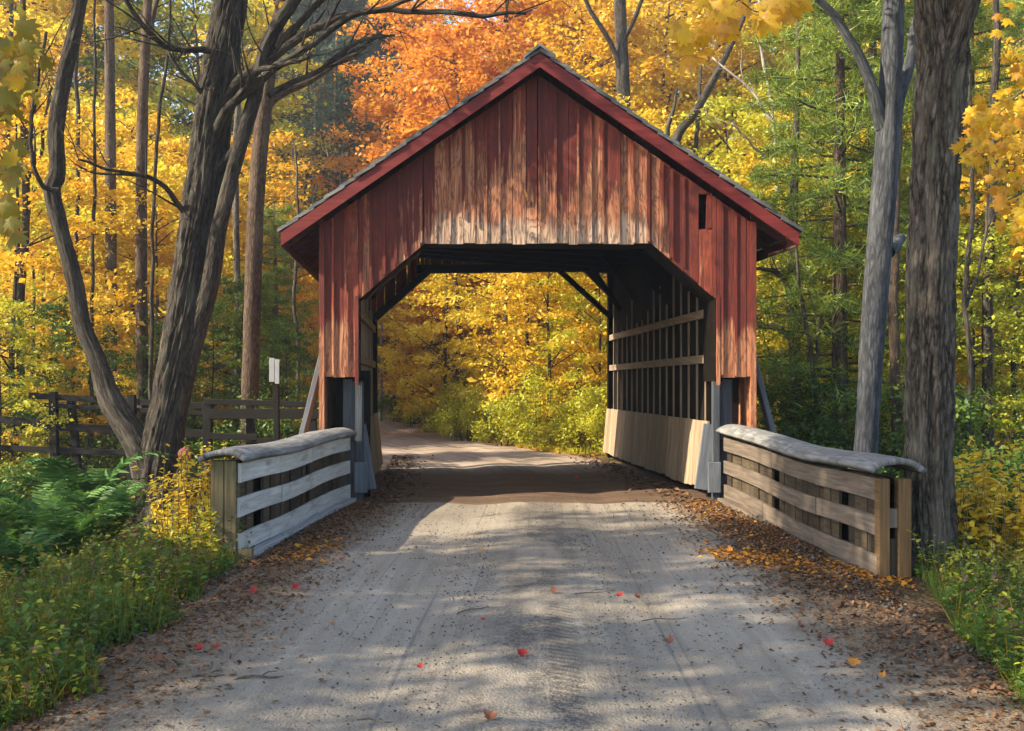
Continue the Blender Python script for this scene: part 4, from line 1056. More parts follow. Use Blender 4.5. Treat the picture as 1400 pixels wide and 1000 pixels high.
PARK = (0, -200, -50)
yl = [make_maple('yellow_maple', 'x', 'tree', 9.0, 0.9, 2.9, 80, 16500, 0.125, 0.75, M['bark_dark'], M['leaf_yellow'], 101, 0.09),
      make_maple('yellow_maple', 'x', 'tree', 7.5, 0.7, 2.5, 70, 14000, 0.115, 0.65, M['bark_dark'], M['leaf_yellow'], 102, 0.07)]
tall = [make_maple('tall_maple', 'x', 'tree', 19.0, 5.0, 4.4, 110, 19000, 0.22, 1.15, M['bark_dark'], M['leaf_yellow'], 111, 0.20, 0.16),
        make_maple('tall_maple', 'x', 'tree', 17.0, 4.0, 3.9, 95, 17000, 0.21, 1.05, M['bark_brown'], M['leaf_yellow'], 112, 0.18, 0.15)]
pine = [make_pine('pine_tree', 'x', 12.0, 2.9, 121, 74, 30), make_pine('pine_tree', 'x', 9.0, 2.4, 122, 60, 26, 0.06)]
bush = [make_bush('bush', 'x', 1.8, 1.1, 4200, .085, M['leaf_green'], 131), make_bush('bush', 'x', 1.3, 0.9, 3400, .075, M['leaf_green'], 132)]
bare = make_maple('bare_tree', 'x', 'tree', 11.0, 3.0, 2.2, 40, 900, 0.13, 0.6, M['bark_pale'], M['leaf_mist'], 141, 0.07)
used = set()
def put(proto, x, y, s=1.0, label=None, group=None, leaf=None, rz=None, key='crown', sz=None, z=None):
    loc = (x, y, (hgt(x, y) if z is None else z))
    rz = random.uniform(0, 6.28) if rz is None else rz
    scale = s if sz is None else (s, s, sz)
    if id(proto) not in used:
        used.add(id(proto)); r = proto; r.location = loc; r.rotation_euler = (0, 0, rz); r.scale = scale if isinstance(scale, tuple) else (scale,) * 3
        if leaf:
            for c in r.children:
                if c.name.startswith(key): c.material_slots[0].link = 'OBJECT'; c.material_slots[0].material = leaf
    else:
        r = dup_tree(proto, loc, rz, scale, mats={key: leaf} if leaf else None)
    if label: r['label'] = label
    if group: r['group'] = group
    return r
def X(px, Y): return (px - CX) * Y / F
random.seed(17)
COL = {'y': ('leaf_yellow', 'yellow'), 'g': ('leaf_gold', 'golden orange'), 'o': ('leaf_orange', 'orange'), 'l': ('leaf_lime', 'yellow-green'), 'n': ('leaf_green', 'green')}
def area(px, Y):
    if Y > 21 and 500 < px < 850: return 'beyond the bridge roof and opening'
    return 'in the wood left of the bridge' if px < 700 else 'in the wood right of the bridge'
# understorey trees (px, Y, colour, scale)
US = [(20, 19, 'g', .85), (90, 25, 'y', 1.0), (150, 26, 'g', .95), (215, 25, 'y', 1), (265, 28, 'g', .95), (60, 27, 'y', 1.1), (180, 28, 'g', 1.1), (290, 30, 'y', 1.05),
      (400, 36, 'y', .8), (415, 34, 'g', .7), (330, 20.5, 'n', .44), (392, 20, 'n', .36), (290, 20.5, 'n', .4), (0, 17.5, 'l', .5), (70, 18.6, 'n', .42), (120, 21, 'n', .5), (225, 20.5, 'n', .38), (45, 24, 'l', 1.0), (130, 32, 'l', 1.2), (240, 33, 'y', 1.2), (350, 31, 'g', 1.0),
      (610, 31, 'y', 1.0), (690, 29, 'y', .95), (750, 26, 'y', .85), (790, 28.5, 'g', 1.0), (820, 25.5, 'l', .75), (590, 38, 'g', 1.1), (650, 38, 'y', 1.2), (720, 36, 'g', 1.2), (800, 35, 'y', 1.2), (540, 46, 'y', 1.1), (480, 44, 'g', 1),
      (870, 31, 'y', 1.15), (930, 30, 'y', 1.15), (1000, 28, 'l', 1.1), (1050, 24, 'y', .85), (1100, 22, 'l', .75), (1150, 20, 'l', .7), (1120, 27, 'y', 1.1), (1060, 32, 'g', 1.2), (1200, 23, 'y', .9), (1180, 30, 'l', 1.2),
      (1260, 20, 'l', .75), (1330, 17, 'l', .62), (1390, 19, 'g', .8), (1320, 23, 'y', 1), (1400, 25, 'y', 1.1), (1280, 28, 'l', 1.15), (1370, 30, 'l', 1.2), (960, 36, 'y', 1.3), (1100, 37, 'l', 1.3), (880, 40, 'g', 1.3)]
for i, (px, Y, c, s) in enumerate(US):
    put(yl[i % 2], X(px, Y), Y, s, f'bushy {COL[c][1]}-leaved young tree {area(px, Y)}', f'{COL[c][1]} young trees {area(px, Y)}', M[COL[c][0]])
TS = [(10, 34, 'y', 1), (95, 38, 'g', 1), (185, 40, 'n', 1), (270, 38, 'l', 1), (330, 44, 'y', .95), (40, 48, 'n', 1.1), (150, 52, 'l', 1.1), (250, 54, 'n', 1.1),
      (560, 40, 'o', 0.86), (625, 37, 'o', 0.84), (690, 40, 'o', .95), (610, 50, 'o', 1.05), (760, 42, 'g', 1), (800, 38, 'g', .95), (850, 44, 'y', 1.05), (910, 40, 'y', 1), (985, 42, 'y', 1.0), (1050, 45, 'y', 1.0), (1120, 40, 'l', 1.0),
      (1200, 42, 'l', 1.05), (1290, 38, 'y', 1.05), (1380, 36, 'g', 1.0), (1340, 46, 'l', 1.1), (940, 54, 'g', 1.15), (1090, 56, 'y', 1.15), (780, 54, 'g', 1.1), (700, 58, 'o', 1.2), (1230, 56, 'y', 1.1), (1400, 52, 'l', 1.1), (850, 60, 'y', 1.2), (-20, 44, 'g', 1.1), (1000, 62, 'l', 1.2)]
for i, (px, Y, c, s) in enumerate(TS):
    put(tall[i % 2], X(px, Y), Y, s, f'tall {COL[c][1]}-leaved tree {area(px, Y)}', f'{COL[c][1]} tall trees {area(px, Y)}', M[COL[c][0]])
for i, (px, Y, s, lab) in enumerate([(1150, 18.5, .95, 'green pine with drooping tiers between the roof corner and the blue-grey tree'), (1196, 20, 1.0, 'feathery green pine behind the blue-grey leaning tree'), (1120, 24.5, .9, 'feathery pine left of the blue-grey tree, nearer the roof'), (1330, 22, 1.0, 'green pine right of the furrowed tree'),
                                     (1410, 28, 1.1, 'green pine at the far right edge of the wood'), (1250, 33, 1.2, 'tall green pine between the two large right trees'), (375, 27, .7, 'dark green pine beside the eave left of the bridge'),
                                     (352, 20.8, .45, 'low dark green pine behind the sign post')]):
    put(pine[0 if s >= .9 else 1], X(px, Y), Y, s, lab, 'pines in the wood')
for i, (px, Y) in enumerate([(395, 40), (415, 46), (430, 42), (450, 50), (470, 44), (500, 48), (520, 43), (375, 50), (490, 56), (440, 60)]):
    put(bare, X(px, Y), Y, random.uniform(.9, 1.3), 'bare pale-stemmed tree in the misty gap left of the roof', 'bare pale trees in the misty gap', M['leaf_mist'])
for (px, Y, s) in [(385, 60, 2.2), (415, 66, 2.4), (445, 58, 2.1), (470, 68, 2.5), (505, 62, 2.2), (355, 70, 2.6), (530, 70, 2.5), (430, 74, 2.8), (490, 76, 2.8), (400, 78, 3.0), (460, 52, 1.6)]:
    put(pine[0], X(px, Y), Y, s, 'dark hazy pine far up the hill in the misty gap left of the roof', 'dark far pines in the misty gap', M['leaf_dark'])
BU = [(640, 27.5, 'l', .8), (590, 33, 'l', .9), (630, 29, 'l', .9), (690, 25.5, 'l', 1.0), (735, 24.2, 'l', .95), (785, 24.0, 'l', 1.0), (815, 23.6, 'l', .8), (655, 29.5, 'l', 1.0), (715, 31, 'l', 1.4), (820, 28, 'n', .9), (860, 24, 'l', 1), (545, 42, 'n', 1), (660, 31, 'l', 1.1), (560, 37, 'l', .8),
      (1050, 18, 'n', .9), (1090, 17.5, 'n', .9), (1140, 17, 'n', 1), (1160, 20, 'l', 1), (1230, 16, 'n', 1), (1110, 21, 'l', 1.1), (1340, 14.5, 'n', 1), (1390, 13, 'n', .9), (1310, 17, 'n', 1.1),
      (300, 17.9, 'n', .8), (350, 18, 'n', .9), (400, 17.6, 'n', .9), (240, 19, 'n', 1.0), (30, 15.5, 'n', .9), (120, 19, 'n', 1.1), (430, 19, 'l', 1), (60, 19, 'n', 1.1), (180, 18.5, 'l', .8)]
for i, (px, Y, c, s) in enumerate(BU):
    a = 'along the far road beyond the bridge' if 530 < px < 870 else ('below the trees left of the bridge' if px < 500 else 'below the trees right of the bridge')
    put(bush[i % 2], X(px, Y), Y, s, f'low {COL[c][1]} bush {a}', f'{COL[c][1]} bushes {a}', M[COL[c][0]], key='foliage')

# the far wood on the hill: one mass
rng = np.random.default_rng(77)
cs = []; rad = []
for i in range(1500):
    y = rng.uniform(62, 98); x = rng.uniform(-0.62 * y - 4, 0.56 * y + 4); z = hgt(x, y) + rng.uniform(0, 1) ** 0.8 * 13
    cs.append((x, y, z)); rad.append(rng.uniform(1.2, 2.4))
p3, n3 = crown_pts(rng, cs, rad, 0.5, 90000, 0.8); p3[:, 2] += 0.3
o = link('forest', leaves('forest', p3, n3, rng.uniform(.3, .65, len(p3)), rng), M['leaf_far']); tag(o, kind='stuff')

# shade trees left of the road, outside the picture
random.seed(31)
for (x, y, s, c) in SHADE if 'SHADE' in globals() else [(-9.5, 4.4, .72, 'y'), (-14.0, 3.6, .9, 'g'), (-8.5, 0.0, .7, 'y')]:
    put(tall[0], x, y, s, 'tall yellow-leaved tree shading the near road', 'trees shading the near road', M[COL[c][0]])

# ------------------------------------------------------------------ near foliage sprays at the picture's upper corners
def spray(name, label, root_pt, twigs, leafpts, mat, size, seed, facing=(0, -1, 0.25), jit=0.55):
    rng = np.random.default_rng(seed); r0 = Vector(root_pt); t = thing(name, label, 'branch', r0)
    mb = MB()
    for tw in twigs: tube(mb, [(*(Vector(q[:3]) - r0), q[3]) for q in tw], 6, 0.05, 0, seed, 0.1)
    mb.build('twig', M['twig'], t, True)
    p3 = np.array([tuple(Vector(q) - r0) for q in leafpts]); n = len(p3)
    nn = rng.normal(size=(n, 3)) * jit + np.array(facing); al = rng.normal(size=(n, 3)) * 0.6 + np.array((0, 0, 1.0))
    # MAPLE's tip is +y: use the across axis as the hanging direction
    me = leaves('leaves', p3, nn, rng.uniform(size * .7, size * 1.15, n), rng, MAPLE[:, [1, 0, 2]] * np.array((-1, 1, 1)), MAPLE_F, al)
    link('leaves', me, mat, t)
    return t
def tw(pts, Y, r0, r1):
    n = len(pts); return [(*P(a, b, Y + 0.05 * i), r0 + (r1 - r0) * i / (n - 1)) for i, (a, b) in enumerate(pts)]
rs = random.Random(8)
lp = [P(a, b, 3.6 + rs.uniform(-.15, .15)) for a, b in [(938, 62), (958, 74), (942, 82), (972, 30), (985, 12), (1000, 30), (1012, 8), (1030, 22), (1046, 6), (1060, 18), (1082, 22), (1020, -8), (1070, -6), (962, 48), (930, 40), (992, -6), (968, 4), (1044, 30), (1000, 46), (950, 52), (1095, 4), (985, 40)]]
spray('maple_branch', 'broad yellow maple leaves hanging from the top edge above the roof slope', P(1110, -60, 3.6),
      [tw([(1110, -60), (1060, -20), (1010, 0), (975, 25), (945, 60)], 3.6, .006, .002), tw([(1010, 0), (1030, 15), (1050, 20)], 3.6, .003, .001)], lp, M['leaf_near'], 0.105, 1)
lp = []
for i in range(210):
    k = rs.random(); a = 1325 + 95 * rs.random() ** 0.8; b = rs.uniform(-30, 345)
    ex = [(1345, 200, 34, 45), (1385, 250, 36, 45), (1372, 150, 36, 45), (1392, 60, 36, 70), (1400, 310, 22, 30), (1350, 185, 26, 34), (1398, 180, 30, 40)]
    cx, cy, sx, sy = ex[i % len(ex)]
    lp.append(P(cx + rs.gauss(0, sx * .5), cy + rs.gauss(0, sy * .5), 5.4 + rs.uniform(-.5, .5)))
spray('maple_branch', 'golden maple leaves crowding the right edge beside the furrowed tree', P(1480, 80, 5.4),
      [tw([(1480, 80), (1420, 110), (1370, 150), (1330, 215)], 5.4, .010, .002), tw([(1480, 200), (1430, 240), (1385, 270), (1340, 290)], 5.4, .008, .002), tw([(1470, 20), (1420, 40), (1380, 70)], 5.4, .008, .002)], lp, M['leaf_amber'], 0.078, 2)
lp = []
for i in range(75):
    cx, cy, sx, sy = [(8, 60, 24, 40), (25, 110, 20, 30), (5, 150, 20, 40), (15, 220, 14, 30), (6, 290, 14, 40), (40, 75, 18, 16)][i % 6]
    lp.append(P(cx + rs.gauss(0, sx * .6), cy + rs.gauss(0, sy * .6), 3.9 + rs.uniform(-.3, .3)))
spray('leafy_branch', 'dark olive and yellow leaves hanging at the upper left edge', P(-70, 20, 3.9),
      [tw([(-70, 20), (-20, 50), (20, 75), (60, 90)], 3.9, .008, .002), tw([(-70, 160), (-20, 190), (10, 230), (12, 290)], 3.9, .007, .002)], lp, M['leaf_olive'], 0.10, 3)

# ------------------------------------------------------------------ undergrowth
def fern_mesh(rng, n_fr, L):
    Pn, Nn, Al, S = [], [], [], []; mb = MB()
    for f in range(n_fr):
        a = rng.uniform(0, 2 * PI); d = np.array((math.cos(a), math.sin(a), 0)); sd = np.array((-d[1], d[0], 0)); l = L * rng.uniform(.7, 1.1); h = l * rng.uniform(.75, 1.1)
        q = lambda s: d * (l * s * (0.35 + 0.65 * s)) + np.array((0, 0, h * math.sin(min(1, s * 0.95) * PI * 0.62)))
        tube(mb, [(*q(s), .004 * (1.1 - s)) for s in (0, .33, .66, 1)], 4, .2, 0, 0, 0)
        for s in np.linspace(.14, .99, 36):
            c = q(s); t = q(min(1, s + .02)) - q(s - .02); t /= np.linalg.norm(t)
            w = l * 0.30 * math.sin(PI * (0.12 + 0.86 * s) ** 0.8) ** 0.9
            for g in (-1, 1):
                Pn.append(c); Al.append(sd * g + t * 0.45 + np.array((0, 0, -0.15))); up = np.cross(t, sd); Nn.append(up * np.sign(up[2]) + rng.normal(size=3) * .15); S.append(max(.02, w))
    S = np.array(S)
    return mb, leaves('fronds', np.array(Pn), np.array(Nn), S, rng, OVAL, OVAL_F, np.array(Al), np.maximum(.016, S * .30))
rng = np.random.default_rng(55)
fproto = None
FERNS = [(112, 690, 12.4, 1.1), (62, 700, 11.0, 1.0), (140, 722, 10.4, .72), (20, 715, 11.8, .95), (88, 745, 9.2, .72), (1345, 770, 9.2, .5), (30, 770, 8.4, .55), (150, 690, 13.2, .8)]
for i, (px, py, Y, s) in enumerate(FERNS):
    x = X(px, Y); z = hgt(x, Y)
    if i < 2:
        fp_ = thing('fern', 'x', 'fern', (x, Y, z), 'ferns beside the road'); mb, me = fern_mesh(rng, 11, .95)
        mb.build('frond_stems', M['leaf_fern'], fp_); link('fronds', me, M['leaf_fern'], fp_)
        fproto = fproto or fp_; f = fp_; f.scale = (s,) * 3
        if i == 1: fproto2 = fp_
    else:
        f = dup_tree(fproto if i % 2 else fproto2, (x, Y, z), rng.uniform(0, 6), s)
    f['label'] = 'green arching fern in the dark hollow before the forked tree' if px < 700 else 'small green fern at the foot of the right roadside bushes'

def weed_cluster(name, label, cat, x, y, H, R, nst, lsize, mat, seed, group=None, yellow_top=False, upright=0.0):
    rng = np.random.default_rng(seed); t = thing(name, label, cat, (x, y, hgt(x, y)), group); mb = MB(); Pn, Nn, S, Al = [], [], [], []
    for i in range(nst):
        a = rng.uniform(0, 2 * PI); r = R * math.sqrt(rng.uniform(0, 1)); b = np.array((math.cos(a) * r, math.sin(a) * r, -.05)); h = H * rng.uniform(.55, 1.1)
        top = b + np.array((rng.normal() * .14 * H, rng.normal() * .14 * H, h))
        tube(mb, [(*b, .005), (*((b + top) / 2 + rng.normal(size=3) * .02), .004), (*top, .002)], 4, .3, 0, 0, 0)
        m = int(9 + h * 22)
        for j in range(m):
            s = rng.uniform(.12, 1.0); c = b + (top - b) * s; aa = j * 2.4; d = np.array((math.cos(aa), math.sin(aa), rng.uniform(-.3, .6)))
            Pn.append(c); Al.append(d); Nn.append(np.array((0, 0, 1.0)) + rng.normal(size=3) * .45); S.append(lsize * rng.uniform(.6, 1.25) * (1.15 - .45 * s))
    mb.build('stems', M['stalk'], t, True)
    link('leaves', leaves('leaves', np.array(Pn), np.array(Nn), np.array(S), rng, OVAL, OVAL_F, np.array(Al)), mat, t)
    return t
for i, (px, Y, H, R, n, ls, m, lab) in enumerate([
    (270, 9.7, 1.0, .36, 80, .075, 'leaf_yellow', 'bright yellow leafy shrub against the end of the whitewashed railing'),
    (262, 9.0, .55, .30, 24, .075, 'leaf_lime', 'yellow-green weeds below the bright yellow shrub'),
    (1340, 9.3, 1.0, .42, 34, .11, 'leaf_yellow', 'yellow broad-leaved shrub right of the furrowed tree'),
    (1392, 8.6, .9, .40, 30, .10, 'leaf_yellow', 'yellow shrub at the right edge, second from the furrowed tree'),
    (1330, 8.0, .42, .30, 22, .052, 'leaf_lime', 'low yellow-green weed at the foot of the furrowed tree'),
    (1385, 7.2, .42, .35, 24, .052, 'leaf_lime', 'low yellow-green weed at the lower right edge'),
    (1035, 15.6, 1.3, .5, 22, .10, 'leaf_yellow', 'yellow shrub between the right bridge brace and the wall')]):
    weed_cluster('shrub', lab, 'shrub', X(px, Y), Y, H, R, n, ls, M[m], 300 + i)

def scatter_weeds(name, n, fx, H, lsize, mat, seed, clump=0.0):
    """dense low weeds nobody could count"""
    rng = np.random.default_rng(seed); Pn, Nn, S, Al = [], [], [], []
    for i in range(n):
        x, y = fx(rng); z = hgt(x, y); h = H * rng.uniform(.3, 1.2)
        cl = mnoise.noise(Vector((x * 1.6, y * 1.6, seed * 3.1)))
        if clump:
            if cl < -0.22 * clump: continue
            h *= 1 + 0.9 * cl * clump
        m = rng.integers(7, 15)
        s = rng.uniform(0.1, 1, m); a = rng.uniform(0, 2 * PI, m); lean = rng.normal(size=2) * .2 * h
        Pn.append(np.stack([x + lean[0] * s, y + lean[1] * s, z + h * s], 1)); Al.append(np.stack([np.cos(a), np.sin(a), rng.uniform(-.2, .7, m)], 1))
        Nn.append(rng.normal(size=(m, 3)) * .45 + np.array((0, 0, 1.))); S.append(lsize * rng.uniform(.5, 1.25, m))
    o = link(name, leaves(name, np.concatenate(Pn), np.concatenate(Nn), np.concatenate(S), rng, OVAL, OVAL_F, np.concatenate(Al)), mat); tag(o, kind='stuff'); return o
def grass(name, n, fx, L, mat, seed):
    rng = np.random.default_rng(seed); P3 = np.zeros((n, 3))
    for i in range(n):
        x, y = fx(rng); P3[i] = (x, y, hgt(x, y) - .01)
    al = rng.normal(size=(n, 3)) * .38 + np.array((0, 0, 1.0))
    o = link(name, leaves(name, P3, rng.normal(size=(n, 3)) * np.array((1, 1, .1)), L * rng.uniform(.5, 1.3, n), rng, BLADE, BLADE_F, al, .010), mat); tag(o, kind='stuff'); return o
def left_edge(rng):
    y = rng.uniform(4.2, 9.3); lo = 2.42 + .05 * (y - 5) + .45 * mnoise.noise(Vector((0, y * 1.3, 0))) + .2 * mnoise.noise(Vector((3, y * 4, 0))); return -(lo - .1 + rng.gamma(1.6, .45)), y
def right_edge(rng):
    y = rng.uniform(4.6, 8.4); lo = 2.62 + .15 * mnoise.noise(Vector((9, y * .9, 0))) + 0.22 * (y - 7) + .12; return lo + abs(rng.normal()) * .6, y
def left_back(rng):
    y = rng.uniform(8.5, 15.5); return -(2.9 + rng.uniform(0, 1) ** 1.2 * 5.5), y
def right_back(rng):
    y = rng.uniform(8.5, 19); return 3.1 + rng.uniform(0, 1) * 5.5, y
scatter_weeds('weeds', 2300, left_edge, .20, .038, M['leaf_weed'], 1, 1.5); scatter_weeds('weeds', 380, left_edge, .34, .055, M['leaf_weed'], 11, 1.4); scatter_weeds('weeds', 110, left_edge, .38, .034, M['leaf_lime'], 12, 1.3); scatter_weeds('weeds', 200, left_edge, .30, .05, M['leaf_olive'], 15, 1.3)
scatter_weeds('weeds', 900, right_edge, .20, .04, M['leaf_weed'], 2, 1.0); scatter_weeds('weeds', 90, right_edge, .32, .045, M['leaf_lime'], 13, 1.0); scatter_weeds('weeds', 160, right_edge, .34, .05, M['leaf_green'], 14, 1.0)
scatter_weeds('undergrowth', 1000, left_back, .24, .055, M['leaf_green'], 3, 1.2)
scatter_weeds('undergrowth', 1300, right_back, .6, .08, M['leaf_green'], 4)
scatter_weeds('weeds', 260, left_edge, .30, .04, M['litter'], 16, 1.2); scatter_weeds('weeds', 120, right_edge, .28, .04, M['litter'], 17, 1.2); grass('grass', 900, left_edge, .26, M['leaf_olive'], 18); grass('grass', 1800, left_edge, .26, M['leaf_weed'], 20); grass('grass', 350, right_edge, .24, M['leaf_olive'], 19); grass('grass', 8000, left_edge, .15, M['leaf_weed'], 5); grass('grass', 3000, right_edge, .16, M['leaf_weed'], 6)
def far_verge(rng):
    y = rng.uniform(22.5, 34); return road_cs(y) + 2.1 + rng.uniform(0, 1) ** 1.5 * (4.5), y
grass('grass', 6000, far_verge, .22, M['leaf_lime'], 7)
scatter_weeds('weeds', 500, far_verge, .35, .09, M['leaf_lime'], 8)

# ------------------------------------------------------------------ litter on the road edge
def litter(name, n, fx, size, mat, seed, flat=.35):
    rng = np.random.default_rng(seed); P3 = np.zeros((n, 3))
    for i in range(n):
        x, y = fx(rng); P3[i] = (x, y, 0.014 + rng.uniform(0, .012) - (0.03 if abs(x - road_cs(y)) > 2.3 else 0))
    nn = rng.normal(size=(n, 3)) * flat; nn[:, 2] += 1
    o = link(name, leaves(name, P3, nn, size * rng.uniform(.45, 1.3, n), rng), mat); tag(o, kind='stuff'); return o
def lside(rng):
    y = 4 + 9.3 * rng.uniform(0, 1) ** .8; return -(2.55 - abs(rng.normal()) * .42), y
def rside(rng):
    y = 4 + 9.3 * rng.uniform(0, 1) ** .8; return 2.55 - abs(rng.normal()) * .45, y
def lrail(rng):
    y = rng.uniform(8.6, 13.2); return -2.45 + abs(rng.normal()) * .16, y
def rrail(rng):
    y = rng.uniform(7.4, 13.2); return 2.62 - 0.05 * (y - 8) - abs(rng.normal()) * .35, y
def deckr(rng):
    y = rng.uniform(13.1, 22); return road_cs(y) * 0 + SK * (y - 13.5) + (rng.choice([-1, 1])) * (2.15 - abs(rng.normal()) * .3), y
def lpile(rng): return -2.12 + rng.normal() * .17, 9.35 + rng.normal() * .35
def rlit_strip(rng):  # orange leaves strewn as a stripe of sun, the light put into their colour
    k = rng.uniform(0, 1); return 1.55 + 1.25 * k + rng.normal() * .08, 9.2 - 1.05 * k + rng.normal() * .24
def anyw(rng): y = 4 + 9 * rng.uniform(0, 1); return rng.normal() * 1.3, y
litter('leaf_litter', 11000, lside, .040, M['litter'], 21); litter('leaf_litter', 12000, rside, .042, M['litter'], 22)
litter('leaf_litter', 3600, lrail, .045, M['litter'], 23); litter('leaf_litter', 3200, rrail, .045, M['litter'], 24)
litter('leaf_litter', 1500, deckr, .08, M['litter'], 25); litter('leaf_litter', 190, lpile, .07, M['litter_or'], 26); litter('leaf_litter', 700, rrail, .05, M['litter_or'], 30); litter('leaf_litter', 1100, rlit_strip, .055, M['litter_or'], 27)
litter('leaf_litter', 2500, far_verge, .13, M['litter_or'], 28)
litter('leaf_litter', 500, anyw, .022, M['litter'], 29)
# loose grit
def pebbles(name, n, fx, size, mat, seed):
    rng = np.random.default_rng(seed); base = np.array([(1, 0, 0), (-1, 0, 0), (0, 1, 0), (0, -1, 0), (0, 0, .7), (0, 0, -.7)], float)
    f = np.array([(0, 2, 4), (2, 1, 4), (1, 3, 4), (3, 0, 4), (2, 0, 5), (1, 2, 5), (3, 1, 5), (0, 3, 5)])
    c = np.array([(*fx(rng), 0.012) for _ in range(n)]); s = size * rng.uniform(.35, 1.0, n) ** 1.6
    v = c[:, None, :] + base[None] * s[:, None, None] * rng.uniform(.6, 1.3, (n, 6, 1)); ff = (f[None] + (np.arange(n) * 6)[:, None, None]).reshape(-1, 3)
    o = link(name, np_mesh(name, v.reshape(-1, 3), ff, 3), mat); tag(o, kind='stuff')
def crown_of_road(rng): y = 4 + 6.5 * rng.uniform(0, 1) ** 1.3; return 0.0 + rng.normal() * .33, y
def wide(rng): y = 4 + 9 * rng.uniform(0, 1); return rng.uniform(-2.5, 2.5), y
pebbles('gravel', 5200, crown_of_road, .009, M['grit'], 1); pebbles('gravel', 1500, wide, .009, M['grit'], 2); pebbles('gravel', 420, lside, .022, M['stone'], 4); pebbles('gravel', 420, rside, .022, M['stone'], 5); pebbles('gravel', 3000, wide, .011, M['stone'], 3)

# single leaves lying on the road
def ground_pt(px, py): Y = EYE * F / (py - CY); return X(px, Y), Y
rngl = np.random.default_rng(3)
ONE = [(712, 902, 'r', 'dark red fallen leaf curled on the middle of the near road', 'red'), (1132, 888, 'r', 'bright red fallen leaf on the right of the near road', ''), (1166, 915, 'o', 'orange fallen leaf, largest on the right near road', ''),
       (1206, 934, 'o', 'small orange fallen leaf nearest the lower right verge', ''), (846, 822, 'r', 'dark red fallen leaf beside the twigs in the middle road', ''), (872, 824, 'b', 'brown-red fallen leaf right of the twigs in the middle road', ''),
       (758, 816, 'b', 'brown fallen leaf left of the twigs in the middle road', ''), (404, 809, 'r', 'red fallen leaf on the left of the road near the railing end', ''), (467, 771, 'r', 'tiny red fallen leaf on the left road below the whitewashed railing', ''),
       (272, 897, 'r', 'deep red fallen leaf on the left shoulder', ''), (297, 893, 'r', 'small pinkish red fallen leaf beside the deep red one on the left shoulder', ''), (217, 912, 'b', 'curled rust-brown fallen leaf at the left weeds', ''),
       (62, 967, 'r', 'red fallen leaf lying lowest at the left weeds', ''), (92, 958, 'r', 'small red fallen leaf beside the lowest one at the left weeds', ''), (574, 921, 'r', 'small red fallen leaf on the pale road left of the middle', ''),
       (662, 855, 'r', 'tiny red fallen leaf left of the road middle', ''), (979, 770, 'o', 'orange fallen leaf at the right road edge before the brown railing', ''), (998, 758, 'o', 'orange fallen leaf nearer the brown railing', ''),
       (660, 758, 'o', 'small orange fallen leaf in the middle of the road before the bridge', ''), (790, 657, 'r', 'red fallen leaf on the dark bridge floor', ''), (915, 886, 'b', 'flat brown fallen leaf right of the road middle', ''),
       (670, 992, 'b', 'dark curled fallen leaf at the bottom middle of the road', ''), (1095, 865, 'b', 'rust fallen leaf on the right shoulder', ''), (345, 815, 'r', 'rust-red fallen leaf under the left railing end', '')]
for (px, py, c, lab, _) in ONE:
    x, y = ground_pt(px, py); s = {'r': .06, 'o': .065, 'b': .06}[c] * (0.7 if 'tiny' in lab or 'small' in lab else 1.15)
    if abs(y - 17) < 5: s = .09
    me = leaves('fallen_leaf', np.array([(0, 0, 0.018)]), np.array([(rngl.normal() * .3, -.55 + rngl.normal() * .2, 1)]), s, rngl, MAPLE[:, [1, 0, 2]] * np.array((1, 1, -1.4)), MAPLE_F)
    o = link('fallen_leaf', me, M[{'r': 'one_red', 'o': 'one_orange', 'b': 'one_brown'}[c]], loc=(x, y, 0.018)); tag(o, lab, 'leaf', 'single leaves fallen on the road')
TW = [((262, 930), (308, 929), 'short stick on the left of the near road'), ((325, 932), (388, 931), 'long dark stick on the left of the near road'), ((488, 990), (536, 995), 'black twig at the bottom of the road'),
      ((626, 842), (668, 834), 'curved twig with a red tip left of the road middle'), ((775, 818), (840, 812), 'branched twig in the middle of the road'), ((878, 853), (940, 850), 'pale stripped twig right of the road middle'),
      ((700, 980), (735, 981), 'thin twig at the bottom middle of the road'), ((270, 832), (330, 826), 'dark stick on the left shoulder below the railing'), ((330, 805), (375, 795), 'thin stick nearest the left railing end'), ((1030, 992), (1060, 997), 'small twig at the bottom right of the road'),
      ((165, 870), (205, 880), 'weathered stick at the edge of the left weeds'), ((1330, 930), (1365, 925), 'broken stick at the right verge')]
for (a, b, lab) in TW:
    xa, ya = ground_pt(*a); xb, yb = ground_pt(*b); mb = MB(); z = .018
    w = .004 if 'twig' in lab else .0075
    mx, my = (xb - xa) / 2, (yb - ya) / 2
    tube(mb, [(0, 0, z, w), (mx * .7, my * .7 + .012, z + .008, w * .9), (mx * 1.4, my * 1.4 - .008, z + .003, w * .7), (mx * 2, my * 2, z + .006, w * .35)], 7, .03, 0, 3, .15)
    if 'branched' in lab or 'stick' in lab: tube(mb, [(mx, my, z + .008, w * .6), (mx * 1.2, my * 1.2 + .06, z + .012, w * .5), (mx * 1.5, my * 1.4 + .10, z + .004, w * .2)], 5, .03, 0, 5, .1)
    o = mb.build('twig', M['twig'], None, True); o.location = (xa, ya, 0.0); tag(o, lab, 'twig', 'twigs lying on the road')

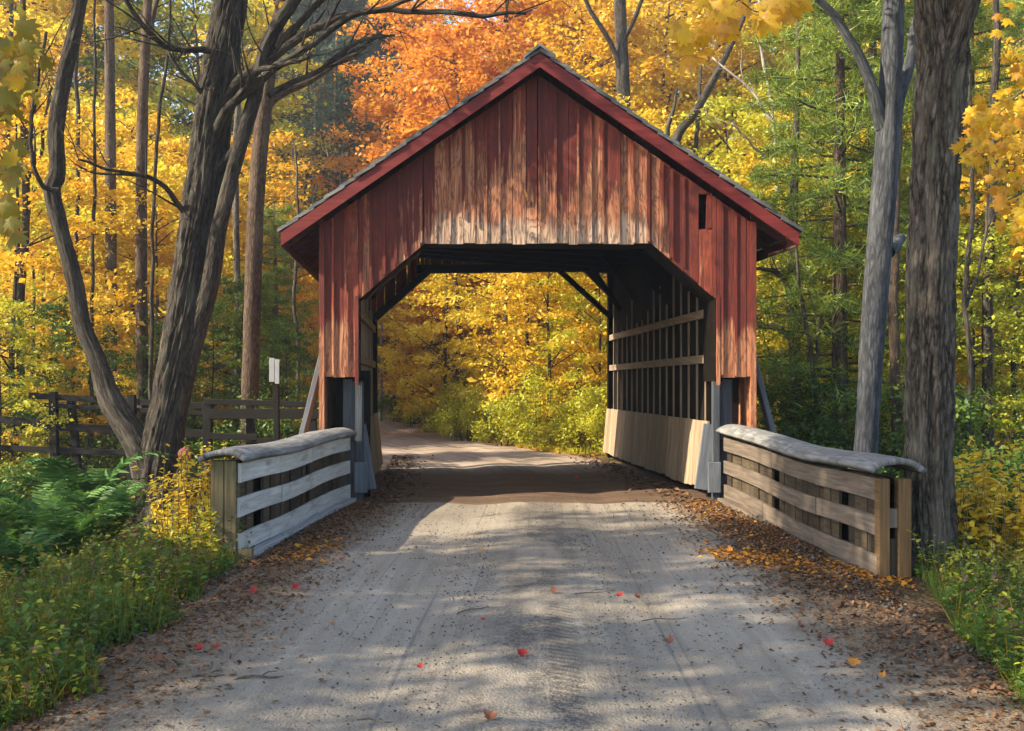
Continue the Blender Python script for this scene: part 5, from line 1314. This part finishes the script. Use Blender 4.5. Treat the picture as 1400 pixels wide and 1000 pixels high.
# ------------------------------------------------------------------ light, air, camera
SUN_EL = math.radians(34); SUN_AZ = math.radians(251)      # compass-like: direction towards the sun measured from +Y clockwise
sd = Vector((math.sin(SUN_AZ) * math.cos(SUN_EL), math.cos(SUN_AZ) * math.cos(SUN_EL), math.sin(SUN_EL)))
sun = bpy.data.lights.new('sun', 'SUN'); sun.energy = 5.0; sun.angle = math.radians(0.6); sun.color = (1.0, 0.88, 0.68)
so = bpy.data.objects.new('sun', sun); C.objects.link(so); so.rotation_euler = sd.to_track_quat('Z', 'Y').to_euler(); so.location = (-20, -10, 30)
w = bpy.data.worlds.new('World'); sc.world = w; w.use_nodes = True
nt = w.node_tree; sky = nt.nodes.new('ShaderNodeTexSky'); sky.sky_type = 'NISHITA'; sky.sun_disc = False
sky.sun_elevation = SUN_EL; sky.sun_rotation = SUN_AZ
bg = nt.nodes['Background']; bg.inputs['Strength'].default_value = 0.15; nt.links.new(sky.outputs[0], bg.inputs[0])

HAZE = 0.0009
mb = MB(); mb.box(-78, 78, -48, 103, -3, 48); hz = mb.build('haze', None); tag(hz, kind='stuff')
n = NT('pale_air'); pv = n.n('ShaderNodeVolumePrincipled'); pv.inputs['Color'].default_value = (0.86, 0.92, 1.0, 1); pv.inputs['Density'].default_value = HAZE; pv.inputs['Anisotropy'].default_value = 0.25
n.t.links.new(pv.outputs[0], n.out.inputs['Volume']); hz.data.materials.clear(); hz.data.materials.append(n.m)

cam = bpy.data.cameras.new('camera'); co = bpy.data.objects.new('camera', cam); C.objects.link(co)
co.location = (0, 0, EYE); co.rotation_euler = (PI / 2, 0, 0)
cam.sensor_width = 36; cam.lens = 36 * F / 1400; cam.shift_x = -35 / 1400; cam.shift_y = 27 / 1400; cam.clip_end = 2000; cam.clip_start = 0.05
sc.camera = co
sc.view_settings.view_transform = 'Standard'; sc.view_settings.look = 'None'; sc.view_settings.gamma = 1; sc.view_settings.exposure = 1.68
sc.cycles.max_bounces = 8; sc.cycles.diffuse_bounces = 4; sc.cycles.transmission_bounces = 4; sc.cycles.transparent_max_bounces = 4; sc.cycles.volume_bounces = 0
sc.cycles.use_denoising = True; sc.cycles.caustics_reflective = False; sc.cycles.caustics_refractive = False
